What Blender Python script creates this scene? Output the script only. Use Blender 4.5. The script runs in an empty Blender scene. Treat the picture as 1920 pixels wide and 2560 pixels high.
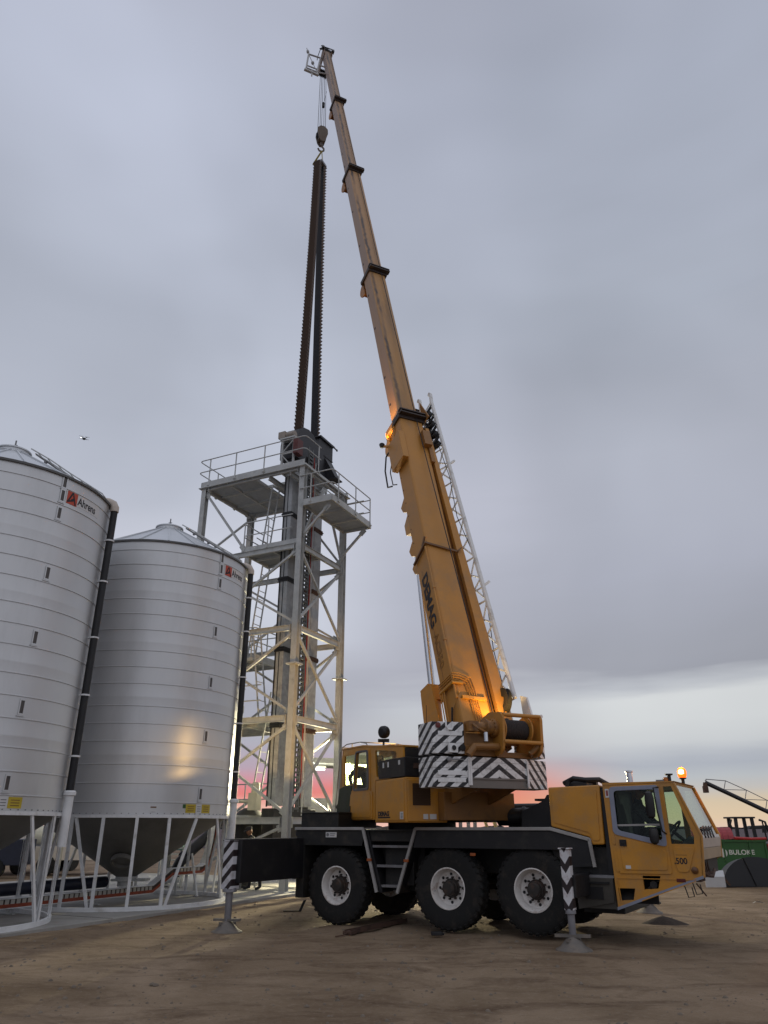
import bpy, bmesh, math, random
from math import sin, cos, pi, radians as rad
from mathutils import Vector as V, Matrix as M
from mathutils.geometry import tessellate_polygon
random.seed(7)
SC = bpy.context.scene
COL = SC.collection
# ---------------------------------------------------------------- camera
cam = bpy.data.cameras.new('camera'); CAM = bpy.data.objects.new('camera', cam); COL.objects.link(CAM)
CAM.location = (0, 0, 1.75); CAM.rotation_euler = (rad(90 + 23.4), 0, 0)
cam.sensor_fit = 'VERTICAL'; cam.sensor_height = 36; cam.sensor_width = 27; cam.lens = 25.66
cam.clip_start = .1; cam.clip_end = 6000
SC.camera = CAM
SC.view_settings.view_transform = 'Standard'; SC.view_settings.look = 'None'
SC.view_settings.exposure = -.18; SC.view_settings.gamma = 1; SC.view_settings.use_curve_mapping = False
# ---------------------------------------------------------------- sky
W = bpy.data.worlds.new('World'); SC.world = W; W.use_nodes = True
def build_sky():
    nt = W.node_tree; nt.nodes.clear(); N = nt.nodes.new; L = nt.links.new
    def math_(op, a, b=None, clamp=False):
        n = N('ShaderNodeMath'); n.operation = op; n.use_clamp = clamp
        for i, x in enumerate((a, b)):
            if x is None: continue
            if isinstance(x, (int, float)): n.inputs[i].default_value = x
            else: L(x, n.inputs[i])
        return n.outputs[0]
    def mix(f, a, b):
        n = N('ShaderNodeMix'); n.data_type = 'RGBA'; L(f, n.inputs[0]); L(a, n.inputs[6]); L(b, n.inputs[7]); return n.outputs[2]
    tc = N('ShaderNodeTexCoord'); sep = N('ShaderNodeSeparateXYZ'); L(tc.outputs['Generated'], sep.inputs[0])
    x, y, z = sep.outputs
    def noise(scale, sc, detail, rough=.5, dist=0):
        mp = N('ShaderNodeMapping'); mp.inputs['Scale'].default_value = sc; L(tc.outputs['Generated'], mp.inputs[0])
        n = N('ShaderNodeTexNoise'); n.inputs['Scale'].default_value = scale; n.inputs['Detail'].default_value = detail
        n.inputs['Roughness'].default_value = rough; n.inputs['Distortion'].default_value = dist; L(mp.outputs[0], n.inputs[0]); return n.outputs[0]
    n1 = noise(2.2, (1, 1, 5), 4, .5, .3)          # long flat cloud streaks low down
    n2 = noise(1.7, (1, 1, 1.6), 3, .45, .4)       # broad soft cloud patches
    n3 = noise(5, (1, 1, 9), 4, .55)
    wob = math_('MULTIPLY', math_('SUBTRACT', n1, .5), .10)
    wob = math_('ADD', wob, math_('MULTIPLY', math_('SUBTRACT', n3, .5), .03))
    # wobble fades toward the horizon so that the low strips stay level
    hor = math_('MULTIPLY', z, 5.0, True)
    zz = math_('ADD', z, math_('MULTIPLY', wob, hor))
    def ramp(stops):
        r = N('ShaderNodeValToRGB'); e = r.color_ramp
        while len(e.elements) > 1: e.elements.remove(e.elements[-1])
        for i, (p, c) in enumerate(stops):
            k = e.elements[0] if i == 0 else e.elements.new(p)
            k.position = p; k.color = (*[((v / 255 + .055) / 1.055) ** 2.4 if v > 10 else v / 3295 for v in c], 1)
        L(zz, r.inputs[0]); return r.outputs[0]
    # colours as 8-bit sRGB; position is the sine of the elevation
    left = ramp([(0, (250, 208, 186)), (.022, (252, 196, 178)), (.040, (243, 128, 124)), (.052, (232, 142, 152)), (.072, (196, 172, 190)), (.105, (184, 184, 198)), (.16, (170, 172, 188)),
                 (.24, (190, 196, 212)), (.33, (197, 202, 220)), (.44, (182, 190, 210)), (.60, (172, 181, 202)), (.78, (178, 187, 212)), (.95, (184, 190, 214))])
    midd = ramp([(0, (255, 206, 190)), (.018, (252, 186, 170)), (.028, (244, 146, 116)), (.046, (242, 132, 110)), (.062, (226, 160, 156)), (.085, (200, 194, 202)), (.115, (204, 207, 213)), (.155, (200, 204, 213)),
                 (.190, (168, 170, 186)), (.28, (170, 174, 192)), (.40, (184, 188, 208)), (.60, (172, 181, 202)), (.78, (176, 185, 210)), (.95, (182, 188, 212))])
    right = ramp([(0, (240, 210, 190)), (.012, (238, 212, 178)), (.030, (228, 208, 178)), (.045, (208, 204, 200)), (.060, (198, 203, 208)), (.075, (184, 190, 202)), (.095, (214, 218, 222)), (.120, (222, 226, 228)), (.155, (222, 226, 228)),
                  (.172, (192, 197, 206)), (.190, (160, 164, 178)), (.30, (164, 169, 188)), (.45, (168, 174, 192)), (.60, (158, 167, 186)), (.78, (172, 182, 206)), (.95, (178, 185, 210))])
    az = math_('ARCTAN2', x, y)
    f1 = N('ShaderNodeMapRange'); f1.interpolation_type = 'SMOOTHSTEP'; L(az, f1.inputs[0]); f1.inputs[1].default_value = -.13; f1.inputs[2].default_value = .05
    f2 = N('ShaderNodeMapRange'); f2.interpolation_type = 'SMOOTHSTEP'; L(az, f2.inputs[0]); f2.inputs[1].default_value = .13; f2.inputs[2].default_value = .33
    c = mix(f2.outputs[0], mix(f1.outputs[0], left, midd), right)
    # away from the afterglow the low sky is plain grey cloud
    grey = ramp([(0, (150, 154, 170)), (.2, (160, 165, 184)), (.6, (172, 181, 202)), (1, (180, 187, 211))])
    fa = N('ShaderNodeMapRange'); fa.interpolation_type = 'SMOOTHSTEP'; L(math_('ABSOLUTE', az), fa.inputs[0]); fa.inputs[1].default_value = .7; fa.inputs[2].default_value = 1.5
    c = mix(fa.outputs[0], c, grey)
    k = math_('ADD', math_('MULTIPLY', math_('SUBTRACT', n2, .5), math_('MULTIPLY', hor, 1.05)), 1.0)
    m = N('ShaderNodeVectorMath'); m.operation = 'SCALE'; L(c, m.inputs[0]); L(k, m.inputs['Scale'])
    hs = N('ShaderNodeHueSaturation'); L(m.outputs[0], hs.inputs['Color']); L(math_('SUBTRACT', 1.0, math_('MULTIPLY', hor, .28)), hs.inputs['Saturation'])
    # thin share of clear evening sky behind the cloud
    sky = N('ShaderNodeTexSky'); sky.sky_type = 'NISHITA'; sky.sun_disc = False
    sky.sun_elevation = rad(58); sky.sun_rotation = rad(152)
    b1 = N('ShaderNodeBackground'); L(sky.outputs[0], b1.inputs[0]); b1.inputs[1].default_value = .05
    b2 = N('ShaderNodeBackground'); L(hs.outputs[0], b2.inputs[0]); b2.inputs[1].default_value = 1.0
    mx = N('ShaderNodeMixShader'); mx.inputs[0].default_value = .97; L(b1.outputs[0], mx.inputs[1]); L(b2.outputs[0], mx.inputs[2])
    out = N('ShaderNodeOutputWorld'); L(mx.outputs[0], out.inputs[0])
build_sky()
# broad soft daylight of the overcast sky overhead
sun = bpy.data.lights.new('sun', 'SUN'); sun.energy = .55; sun.angle = rad(130); sun.color = (1, .965, .93)
so = bpy.data.objects.new('sun', sun); COL.objects.link(so); SUN_EL, SUN_AZ = rad(58), rad(152)
so.rotation_euler = (-V((sin(SUN_AZ) * cos(SUN_EL), cos(SUN_AZ) * cos(SUN_EL), sin(SUN_EL)))).to_track_quat('-Z', 'Y').to_euler()
# ---------------------------------------------------------------- materials
MATS = {}
def mat(name, base, rough=.6, metal=0., var=.15, vscale=3., dirt=None, dirt_amt=0., dscale=1.2, bump=0., bscale=30., stretch=(1, 1, 1), spec=.5, emit=None, estr=0., fn=None):
    if name in MATS: return MATS[name]
    m = bpy.data.materials.new(name); m.use_nodes = True; MATS[name] = m
    nt = m.node_tree; N = nt.nodes.new; L = nt.links.new; b = nt.nodes['Principled BSDF']
    b.inputs['Roughness'].default_value = rough; b.inputs['Metallic'].default_value = metal; b.inputs['Specular IOR Level'].default_value = spec
    if emit:
        b.inputs['Emission Color'].default_value = (*emit, 1); b.inputs['Emission Strength'].default_value = estr
    tc = N('ShaderNodeTexCoord'); mp = N('ShaderNodeMapping'); mp.inputs['Scale'].default_value = stretch; L(tc.outputs['Object'], mp.inputs[0])
    n = N('ShaderNodeTexNoise'); n.inputs['Scale'].default_value = vscale; n.inputs['Detail'].default_value = 6; n.inputs['Roughness'].default_value = .62; L(mp.outputs[0], n.inputs[0])
    r = N('ShaderNodeValToRGB'); r.color_ramp.elements[0].position = .28; r.color_ramp.elements[1].position = .74
    r.color_ramp.elements[0].color = (*[c * (1 - var) for c in base], 1); r.color_ramp.elements[1].color = (*[min(1, c * (1 + var)) for c in base], 1)
    L(n.outputs[0], r.inputs[0]); col = r.outputs[0]
    if dirt:
        d = N('ShaderNodeTexNoise'); d.inputs['Scale'].default_value = dscale; d.inputs['Detail'].default_value = 8; d.inputs['Roughness'].default_value = .7; L(mp.outputs[0], d.inputs[0])
        dr = N('ShaderNodeValToRGB'); dr.color_ramp.elements[0].position = .60 - dirt_amt * .3; dr.color_ramp.elements[1].position = .80 - dirt_amt * .2
        L(d.outputs[0], dr.inputs[0]); mx = N('ShaderNodeMix'); mx.data_type = 'RGBA'
        L(dr.outputs[0], mx.inputs[0]); L(col, mx.inputs[6]); mx.inputs[7].default_value = (*dirt, 1); col = mx.outputs[2]
    if fn: col = fn(nt, N, L, tc, col)
    L(col, b.inputs['Base Color'])
    rr = N('ShaderNodeMapRange'); L(n.outputs[0], rr.inputs[0]); rr.inputs[3].default_value = max(.02, rough - .1); rr.inputs[4].default_value = min(1, rough + .12); L(rr.outputs[0], b.inputs['Roughness'])
    if bump:
        bn = N('ShaderNodeTexNoise'); bn.inputs['Scale'].default_value = bscale; bn.inputs['Detail'].default_value = 6; L(mp.outputs[0], bn.inputs[0])
        bp = N('ShaderNodeBump'); bp.inputs['Strength'].default_value = bump; bp.inputs['Distance'].default_value = .02; L(bn.outputs[0], bp.inputs['Height']); L(bp.outputs[0], b.inputs['Normal'])
    return m
def nmath(N, L, op, a, b=None, clamp=False):
    n = N('ShaderNodeMath'); n.operation = op; n.use_clamp = clamp
    for i, x in enumerate((a, b)):
        if x is None: continue
        if isinstance(x, (int, float)): n.inputs[i].default_value = x
        else: L(x, n.inputs[i])
    return n.outputs[0]
def nmix(N, L, f, a, b):
    n = N('ShaderNodeMix'); n.data_type = 'RGBA'
    for i, x in ((0, f), (6, a), (7, b)):
        if isinstance(x, (int, float)): n.inputs[i].default_value = x
        elif isinstance(x, tuple): n.inputs[i].default_value = (*x, 1)
        else: L(x, n.inputs[i])
    return n.outputs[2]
def stripes_tail(nt, N, L, tc, col):
    # black bands painted on the counterweight: rising toward the middle of the tail
    s = N('ShaderNodeSeparateXYZ'); L(tc.outputs['Object'], s.inputs[0])
    p = nmath(N, L, 'ADD', s.outputs[2], nmath(N, L, 'MULTIPLY', nmath(N, L, 'ABSOLUTE', s.outputs[1]), .66))
    p = nmath(N, L, 'ADD', p, nmath(N, L, 'MULTIPLY', s.outputs[0], .8))
    f = nmath(N, L, 'FRACT', nmath(N, L, 'MULTIPLY', p, 4.7))
    w = N('ShaderNodeTexNoise'); w.inputs['Scale'].default_value = 40; w.inputs['Detail'].default_value = 4
    L(tc.outputs['Object'], w.inputs[0])
    f = nmath(N, L, 'ADD', f, nmath(N, L, 'MULTIPLY', nmath(N, L, 'SUBTRACT', w.outputs[0], .5), .05))
    w2 = N('ShaderNodeTexNoise'); w2.inputs['Scale'].default_value = 9; w2.inputs['Detail'].default_value = 9; w2.inputs['Roughness'].default_value = .75; L(tc.outputs['Object'], w2.inputs[0])
    c = nmix(N, L, nmath(N, L, 'GREATER_THAN', f, .56), col, (.014, .014, .018))
    wr = N('ShaderNodeMapRange'); L(w2.outputs[0], wr.inputs[0]); wr.inputs[1].default_value = .56; wr.inputs[2].default_value = .66; wr.inputs[4].default_value = .8
    return nmix(N, L, wr.outputs[0], c, (.30, .28, .26))
def stripes_jack(sgn, k, freq, chev):
    def f_(nt, N, L, tc, col):
        s = N('ShaderNodeSeparateXYZ'); L(tc.outputs['Object'], s.inputs[0])
        h = s.outputs[0]
        if chev: h = nmath(N, L, 'ABSOLUTE', s.outputs[0])
        p = nmath(N, L, 'ADD', s.outputs[2], nmath(N, L, 'MULTIPLY', h, k * sgn))
        f = nmath(N, L, 'FRACT', nmath(N, L, 'MULTIPLY', p, freq))
        return nmix(N, L, nmath(N, L, 'GREATER_THAN', f, .55), col, (.02, .012, .014))
    return f_
def boom_wear_sheen(amount, w):
    # grease dragged along the rear face close to the left corner, dust on the rest, sky reflection painted as grey on the left flank
    def f_(nt, N, L, tc, col):
        s = N('ShaderNodeSeparateXYZ'); L(tc.outputs['Object'], s.inputs[0])
        def nz(sc, st, det=6): 
            mp = N('ShaderNodeMapping'); mp.inputs['Scale'].default_value = st; L(tc.outputs['Object'], mp.inputs[0])
            n = N('ShaderNodeTexNoise'); n.inputs['Scale'].default_value = sc; n.inputs['Detail'].default_value = det; n.inputs['Roughness'].default_value = .68; L(mp.outputs[0], n.inputs[0]); return n.outputs[0]
        def rng(x, a, b, lo=0., hi=1.): r = N('ShaderNodeMapRange'); L(x, r.inputs[0]); r.inputs[1].default_value = a; r.inputs[2].default_value = b; r.inputs[3].default_value = lo; r.inputs[4].default_value = hi; return r.outputs[0]
        edge = nmath(N, L, 'ADD', nmath(N, L, 'SUBTRACT', s.outputs[1], w / 2 - .10), nmath(N, L, 'MULTIPLY', nmath(N, L, 'SUBTRACT', nz(1.4, (1, .2, .2)), .5), .22))
        band = nmath(N, L, 'MULTIPLY', rng(nmath(N, L, 'ABSOLUTE', edge), .075, .02), rng(nz(.5, (1, .1, .1), 3), .40, .55, .25, .95))
        band = nmath(N, L, 'MULTIPLY', band, nmath(N, L, 'GREATER_THAN', s.outputs[2], .12))
        c = nmix(N, L, rng(nz(1.6, (.35, 6, 6)), .3, .75, 0, amount), col, (.25, .19, .15))
        c = nmix(N, L, rng(nz(3.0, (.08, 9, 9)), .55, .75, 0, .5), c, (.16, .10, .05))
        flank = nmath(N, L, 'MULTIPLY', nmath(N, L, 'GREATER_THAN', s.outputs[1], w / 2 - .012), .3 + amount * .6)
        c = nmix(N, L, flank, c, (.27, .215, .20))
        return nmix(N, L, band, c, (.040, .032, .034))
    return f_
YEL = mat('crane yellow paint', (.52, .235, .026), .42, 0, .12, 2.0, (.36, .20, .075), .45, 2.2, .05, 60)
YEL2 = mat('crane yellow boom paint', (.45, .205, .035), .5, 0, .10, 1.2, (.30, .17, .07), .35, 1.0, .05, 60)
BOOM = [YEL2] + [mat('boom section paint %s' % n, b, .55, 0, .12, 1.5, (.2, .12, .06), .3, .8, stretch=(.3, 2, 2), fn=boom_wear_sheen(a, w)) for n, b, a, w in
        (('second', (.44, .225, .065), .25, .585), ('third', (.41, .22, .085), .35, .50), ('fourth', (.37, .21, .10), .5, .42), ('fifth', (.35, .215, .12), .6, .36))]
BLK = mat('black paint', (.007, .007, .009), .55, 0, .3, 4, (.03, .027, .024), .25, 3)
DRK = mat('dark chassis', (.012, .012, .012), .6, 0, .3, 3, (.05, .04, .03), .3, 3)
HEADM = mat('dark elevator head paint', (.018, .018, .022), .5, 0, .2, 3)
RUB = mat('tyre rubber', (.010, .010, .010), .85, 0, .25, 6, (.04, .032, .025), .3, 3.5, .15, 40)
RIM = mat('worn white rim', (.74, .71, .68), .55, 0, .12, 5, (.24, .12, .06), .25, 5)
GAL = mat('galvanised steel', (.46, .47, .46), .6, .12, .18, 6, (.26, .27, .26), .3, 3, .08, 60)
GALD = mat('dull galvanised duct', (.36, .37, .375), .55, .2, .22, 5, (.20, .205, .21), .35, 2, .08, 50)
GRT = mat('galvanised grating', (.36, .37, .37), .5, .3, .15, 6)
SILO = mat('silo sheet', (.59, .597, .605), .42, .58, .05, .9, (.52, .525, .53), .25, 1.0, stretch=(1, 1, .25))
SILOR = mat('silo roof sheet', (.58, .60, .62), .4, .6, .08, 1.2)
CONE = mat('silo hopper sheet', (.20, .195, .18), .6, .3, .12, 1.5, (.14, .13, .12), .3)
WHT = mat('white painted steel', (.72, .73, .74), .5, 0, .10, 4, (.42, .40, .37), .25, 3)
JIBW = mat('jib white paint', (.74, .74, .73), .5, 0, .1, 4, (.35, .33, .30), .25, 4)
CWM = mat('white counterweight paint', (.76, .76, .76), .5, 0, .07, 5, (.40, .38, .36), .3, 6, fn=stripes_tail)
CWP = mat('white patch paint', (.76, .76, .76), .5, 0, .07, 5, (.45, .43, .41), .3, 6)
JKR = mat('striped rear jack paint', (.58, .58, .62), .5, 0, .1, 5, (.3, .28, .28), .3, 6, fn=stripes_jack(-1, 1.0, 4.0, False))
JKF = mat('striped front jack paint', (.60, .60, .62), .5, 0, .1, 5, (.3, .2, .2), .3, 6, fn=stripes_jack(-1, 1.5, 3.3, True))
CHR = mat('chrome rod', (.62, .64, .68), .22, .9, .05, 3)
STL = mat('grey steel', (.20, .20, .21), .5, .3, .2, 5, (.14, .10, .08), .3, 3)
PAD = mat('dusty steel pad', (.16, .145, .13), .7, .2, .2, 6, (.24, .20, .16), .4, 5)
TRM = mat('grey trim', (.33, .32, .31), .6, 0, .15, 5, (.2, .18, .16), .3)
BLU = mat('grey blue seal paint', (.23, .25, .32), .6, 0, .12, 5)
RST = mat('rusty steel', (.09, .05, .035), .85, .1, .3, 8, (.03, .02, .018), .3, 5)
ROPE = mat('wire rope', (.03, .03, .035), .6, .4, .2, 8)
BUCK = mat('brown bucket', (.090, .058, .040), .65, 0, .2, 6, (.05, .035, .03), .3, 4)
BELT = mat('black belt', (.012, .012, .016), .7, 0, .2, 6)
SLING = mat('yellow sling', (.34, .27, .06), .8, 0, .15, 10)
ORG = mat('orange conveyor paint', (.27, .05, .018), .6, 0, .2, 6, (.1, .03, .02), .3, 4)
WINP = mat('milky window', (.42, .40, .36), .4, 0, .12, 8)
NAVY = mat('navy pipe', (.012, .016, .034), .5, 0, .2, 4)
CONC = mat('concrete', (.30, .29, .27), .85, 0, .14, 1.5, (.19, .175, .155), .4, .8, .2, 25)
RED = mat('red plastic', (.38, .012, .01), .4, 0, .1, 6)
REDT = mat('red tarp', (.33, .045, .055), .6, 0, .12, 3)
GRN = mat('green paint', (.022, .095, .018), .5, 0, .12, 3, (.03, .06, .02), .25)
LTR = mat('cream lettering', (.66, .66, .58), .6, 0, .06, 6)
INK = mat('black lettering', (.012, .012, .018), .6, 0, .2, 6)
INKB = mat('brown lettering', (.17, .085, .028), .6, 0, .2, 6)
LOGO = mat('orange sticker', (.50, .060, .025), .5, 0, .06, 4)
STK = mat('white sticker', (.60, .60, .60), .5, 0, .05, 5)
YST = mat('yellow sticker', (.48, .36, .03), .5, 0, .08, 5)
CREAM = mat('cream gearbox', (.55, .52, .40), .5, 0, .12, 5)
WCAR = mat('pale vehicle paint', (.62, .55, .46), .4, 0, .08, 2)
BEIGE = mat('tan sheet', (.17, .155, .14), .7, 0, .12, 3)
CLOTH = mat('dark clothing', (.022, .023, .028), .9, 0, .3, 9)
SKIN = mat('skin', (.33, .16, .09), .6, 0, .1, 9)
CAPM = mat('dark cap cloth', (.05, .05, .055), .9, 0, .2, 9)
SEATM = mat('dark seat cloth', (.035, .04, .04), .9, 0, .2, 9)
SHED = mat('grey shed sheet', (.30, .31, .32), .6, .2, .1, 2)
SHEDW = mat('pale shed paint', (.62, .62, .55), .6, 0, .08, 2)
PLATE = mat('bright checker plate', (.52, .53, .54), .35, .75, .08, 4)
def glass(name, tint, refl, rough=.03):
    m = bpy.data.materials.new(name); m.use_nodes = True; nt = m.node_tree; nt.nodes.clear(); N = nt.nodes.new; L = nt.links.new
    t = N('ShaderNodeBsdfTransparent'); t.inputs[0].default_value = (*tint, 1)
    g = N('ShaderNodeBsdfGlossy'); g.inputs['Roughness'].default_value = rough
    f = N('ShaderNodeLayerWeight'); f.inputs['Blend'].default_value = .5
    k = nmath(N, L, 'ADD', nmath(N, L, 'MULTIPLY', nmath(N, L, 'POWER', f.outputs['Facing'], 5.0), .6), refl, True)
    mx = N('ShaderNodeMixShader'); L(k, mx.inputs[0]); L(t.outputs[0], mx.inputs[1]); L(g.outputs[0], mx.inputs[2])
    o = N('ShaderNodeOutputMaterial'); L(mx.outputs[0], o.inputs[0]); return m
GLS = glass('window glass', (.80, .88, .82), .02)
GLSW = glass('windscreen glass', (.60, .66, .62), .30, .06)
GLSC = glass('crane cab glass', (.86, .88, .78), .02)
def emis(name, c, s):
    m = bpy.data.materials.new(name); m.use_nodes = True; b = m.node_tree.nodes['Principled BSDF']
    b.inputs['Base Color'].default_value = (*c, 1); b.inputs['Emission Color'].default_value = (*c, 1); b.inputs['Emission Strength'].default_value = s; return m
E_FLOOD = emis('lit flood lens', (1, .96, .62), 60); E_TUBE = emis('lit tube', (1, 1, .86), 14)
E_BEAC = emis('lit amber beacon', (1, .13, .008), 2.4); E_BEAH = emis('lit beacon core', (1, .80, .35), 5); E_BOOM = emis('lit boom lamp', (1, .62, .16), 20); E_DRONE = emis('drone light', (1, 1, 1), 2.5)

# ---------------------------------------------------------------- mesh helpers
class MB:
    def __init__(s): s.v = []; s.f = []; s.m = []; s.mi = 0
    def add(s, vs, fs):
        o = len(s.v); s.v += [V(p) for p in vs]; s.f += [tuple(i + o for i in f) for f in fs]; s.m += [s.mi] * len(fs); return s
    def hexa(s, p): return s.add(p, [(0, 3, 2, 1), (4, 5, 6, 7), (0, 1, 5, 4), (1, 2, 6, 5), (2, 3, 7, 6), (3, 0, 4, 7)])
    def box(s, a, b):
        x0, x1 = sorted((a[0], b[0])); y0, y1 = sorted((a[1], b[1])); z0, z1 = sorted((a[2], b[2]))
        return s.hexa([(x0, y0, z0), (x1, y0, z0), (x1, y1, z0), (x0, y1, z0), (x0, y0, z1), (x1, y0, z1), (x1, y1, z1), (x0, y1, z1)])
    def bar(s, p, q, w, h=None, up=(0, 0, 1)):
        p, q = V(p), V(q); h = h or w; d = (q - p).normalized(); u = V(up)
        if abs(d.dot(u)) > .985: u = V((1, 0, 0)) if abs(d.x) < .9 else V((0, 1, 0))
        r = d.cross(u).normalized(); u = r.cross(d).normalized(); r = r * w / 2; u = u * h / 2
        return s.hexa([p - r - u, p + r - u, p + r + u, p - r + u, q - r - u, q + r - u, q + r + u, q - r + u])
    def ibeam(s, p, q, w, h, t=.014, up=(0, 0, 1)):
        p, q = V(p), V(q); d = (q - p).normalized(); u = V(up)
        if abs(d.dot(u)) > .985: u = V((1, 0, 0))
        r = d.cross(u).normalized(); u = r.cross(d).normalized()
        for k in (-1, 1): s.bar(p + u * k * (h / 2 - t / 2), q + u * k * (h / 2 - t / 2), w, t, u)
        return s.bar(p, q, t, h - 2 * t, u)
    def tube(s, pts, r, n=8, caps=True, r1=None):
        pts = [V(p) for p in pts]; rings = []; prev = None
        for i, p in enumerate(pts):
            d = (pts[min(i + 1, len(pts) - 1)] - pts[max(i - 1, 0)]).normalized()
            if prev is None:
                u = V((0, 0, 1)) if abs(d.z) < .9 else V((1, 0, 0)); a = d.cross(u).normalized()
            else: a = (prev - d * prev.dot(d)).normalized()
            prev = a; b = d.cross(a)
            rr = r if r1 is None else r + (r1 - r) * i / (len(pts) - 1)
            rings.append([p + a * rr * cos(2 * pi * k / n) + b * rr * sin(2 * pi * k / n) for k in range(n)])
        vs = [x for R in rings for x in R]; fs = []
        for i in range(len(pts) - 1):
            for k in range(n): fs.append((i * n + k, i * n + (k + 1) % n, (i + 1) * n + (k + 1) % n, (i + 1) * n + k))
        if caps: fs += [tuple(range(n))[::-1], tuple((len(pts) - 1) * n + k for k in range(n))]
        return s.add(vs, fs)
    def lathe(s, prof, n=32, o=(0, 0, 0), ax=(0, 0, 1), a0=0, a1=2 * pi):
        # prof: (r, h) along axis ax
        ax = V(ax).normalized(); u = V((1, 0, 0)) if abs(ax.x) < .9 else V((0, 1, 0)); a = (u - ax * u.dot(ax)).normalized(); b = ax.cross(a); o = V(o)
        full = abs(a1 - a0 - 2 * pi) < 1e-6; c = n if full else n + 1
        vs = [o + ax * h + (a * cos(a0 + (a1 - a0) * k / n) + b * sin(a0 + (a1 - a0) * k / n)) * r for r, h in prof for k in range(c)]; fs = []
        for i in range(len(prof) - 1):
            for k in range(n): fs.append((i * c + k, i * c + (k + 1) % c, (i + 1) * c + (k + 1) % c, (i + 1) * c + k))
        return s.add(vs, fs)
    def prism(s, outer, f0, f1, holes=()):
        # outer, holes: 2D rings; f0(p), f1(p) place a 2D point on the two faces
        loops = [outer] + list(holes); flat = [p for l in loops for p in l]
        tris = tessellate_polygon([[V((p[0], p[1], 0)) for p in l] for l in loops]); n = len(flat)
        fs = [tuple(t) for t in tris] + [tuple(i + n for i in t[::-1]) for t in tris]; o = 0
        for l in loops:
            for i in range(len(l)):
                j = (i + 1) % len(l); fs.append((o + i, o + j, n + o + j, n + o + i))
            o += len(l)
        return s.add([f0(p) for p in flat] + [f1(p) for p in flat], fs)
    def pxz(s, outer, y0, y1, holes=()): return s.prism(outer, lambda p: (p[0], y0, p[1]), lambda p: (p[0], y1, p[1]), holes)
    def pxy(s, outer, z0, z1, holes=()): return s.prism(outer, lambda p: (p[0], p[1], z0), lambda p: (p[0], p[1], z1), holes)
    def pyz(s, outer, x0, x1, holes=()): return s.prism(outer, lambda p: (x0, p[0], p[1]), lambda p: (x1, p[0], p[1]), holes)
    def mesh(s, name, mats, smooth=None):
        me = bpy.data.meshes.new(name); me.from_pydata(s.v, [], s.f)
        for m in (mats if isinstance(mats, (list, tuple)) else [mats]): me.materials.append(m)
        if len(me.materials) > 1: me.polygons.foreach_set('material_index', s.m)
        bm = bmesh.new(); bm.from_mesh(me); bmesh.ops.recalc_face_normals(bm, faces=bm.faces)
        if smooth is not None:
            for f in bm.faces: f.smooth = True
            for e in bm.edges:
                if len(e.link_faces) == 2 and e.calc_face_angle(0) > smooth: e.smooth = False
        bm.to_mesh(me); bm.free(); return me
    def obj(s, name, mats, parent=None, bevel=0., smooth=None):
        o = bpy.data.objects.new(name, s.mesh(name, mats, smooth)); COL.objects.link(o); o.parent = parent
        if bevel:
            b = o.modifiers.new('bevel', 'BEVEL'); b.width = bevel; b.segments = 2; b.limit_method = 'ANGLE'; b.angle_limit = rad(35); b.harden_normals = False
        return o
def split(b):
    # one MB per connected piece
    par = list(range(len(b.v)))
    def find(i):
        while par[i] != i: par[i] = par[par[i]]; i = par[i]
        return i
    for f in b.f:
        for i in f[1:]: par[find(i)] = find(f[0])
    out = {}
    for f in b.f:
        r = find(f[0]); q, ix = out.setdefault(r, (MB(), {}))
        for i in f:
            if i not in ix: ix[i] = len(q.v); q.v.append(b.v[i])
        q.f.append(tuple(ix[i] for i in f)); q.m.append(0)
    return [q for q, _ in out.values()]
SM = rad(35)
def tag(o, label=None, cat=None, group=None, kind=None):
    for k, x in (('label', label), ('category', cat), ('group', group), ('kind', kind)):
        if x: o[k] = x
    return o
def thing(name, label, cat, loc=(0, 0, 0), rz=0., group=None):
    o = bpy.data.objects.new(name, None); COL.objects.link(o); o.location = loc; o.rotation_euler = (0, 0, rz); return tag(o, label, cat, group)
def dup(o, name, parent, loc=None, rot=None):
    c = o.copy(); c.name = name; COL.objects.link(c); c.parent = parent
    if loc is not None: c.location = loc
    if rot is not None: c.rotation_euler = rot
    return c
def dup_tree(o, parent, loc=None, rot=None):
    c = dup(o, o.name.split('.')[0], parent, loc, rot)
    for ch in list(o.children): dup_tree(ch, c)
    return c
def text(name, body, size, mtx, m, parent=None, depth=.004, bold=0., shear=0., xs=1.):
    cu = bpy.data.curves.new(name, 'FONT'); cu.body = body; cu.size = size; cu.extrude = depth; cu.offset = bold; cu.shear = shear
    t = bpy.data.objects.new(name, cu); COL.objects.link(t); bpy.context.view_layer.update()
    me = bpy.data.meshes.new_from_object(t.evaluated_get(bpy.context.evaluated_depsgraph_get()))
    bpy.data.objects.remove(t); bpy.data.curves.remove(cu)
    me.transform(mtx @ M.Diagonal((xs, 1, 1, 1))); me.materials.clear(); me.materials.append(m)
    o = bpy.data.objects.new(name, me); COL.objects.link(o); o.parent = parent; return o
def basis(x, y, o):
    x, y = V(x).normalized(), V(y).normalized(); z = x.cross(y)
    return M(((x.x, y.x, z.x, o[0]), (x.y, y.y, z.y, o[1]), (x.z, y.z, z.z, o[2]), (0, 0, 0, 1)))
def light(name, kind, loc, e, c, r=.05, aim=None, spot=60, blend=.4):
    l = bpy.data.lights.new(name, kind); l.energy = e; l.color = c
    if kind != 'AREA': l.shadow_soft_size = r
    o = bpy.data.objects.new(name, l); COL.objects.link(o); o.location = loc
    if kind == 'SPOT': l.spot_size = rad(spot); l.spot_blend = blend
    if aim is not None: o.rotation_euler = (V(aim) - V(loc)).to_track_quat('-Z', 'Y').to_euler()
    return o
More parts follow.
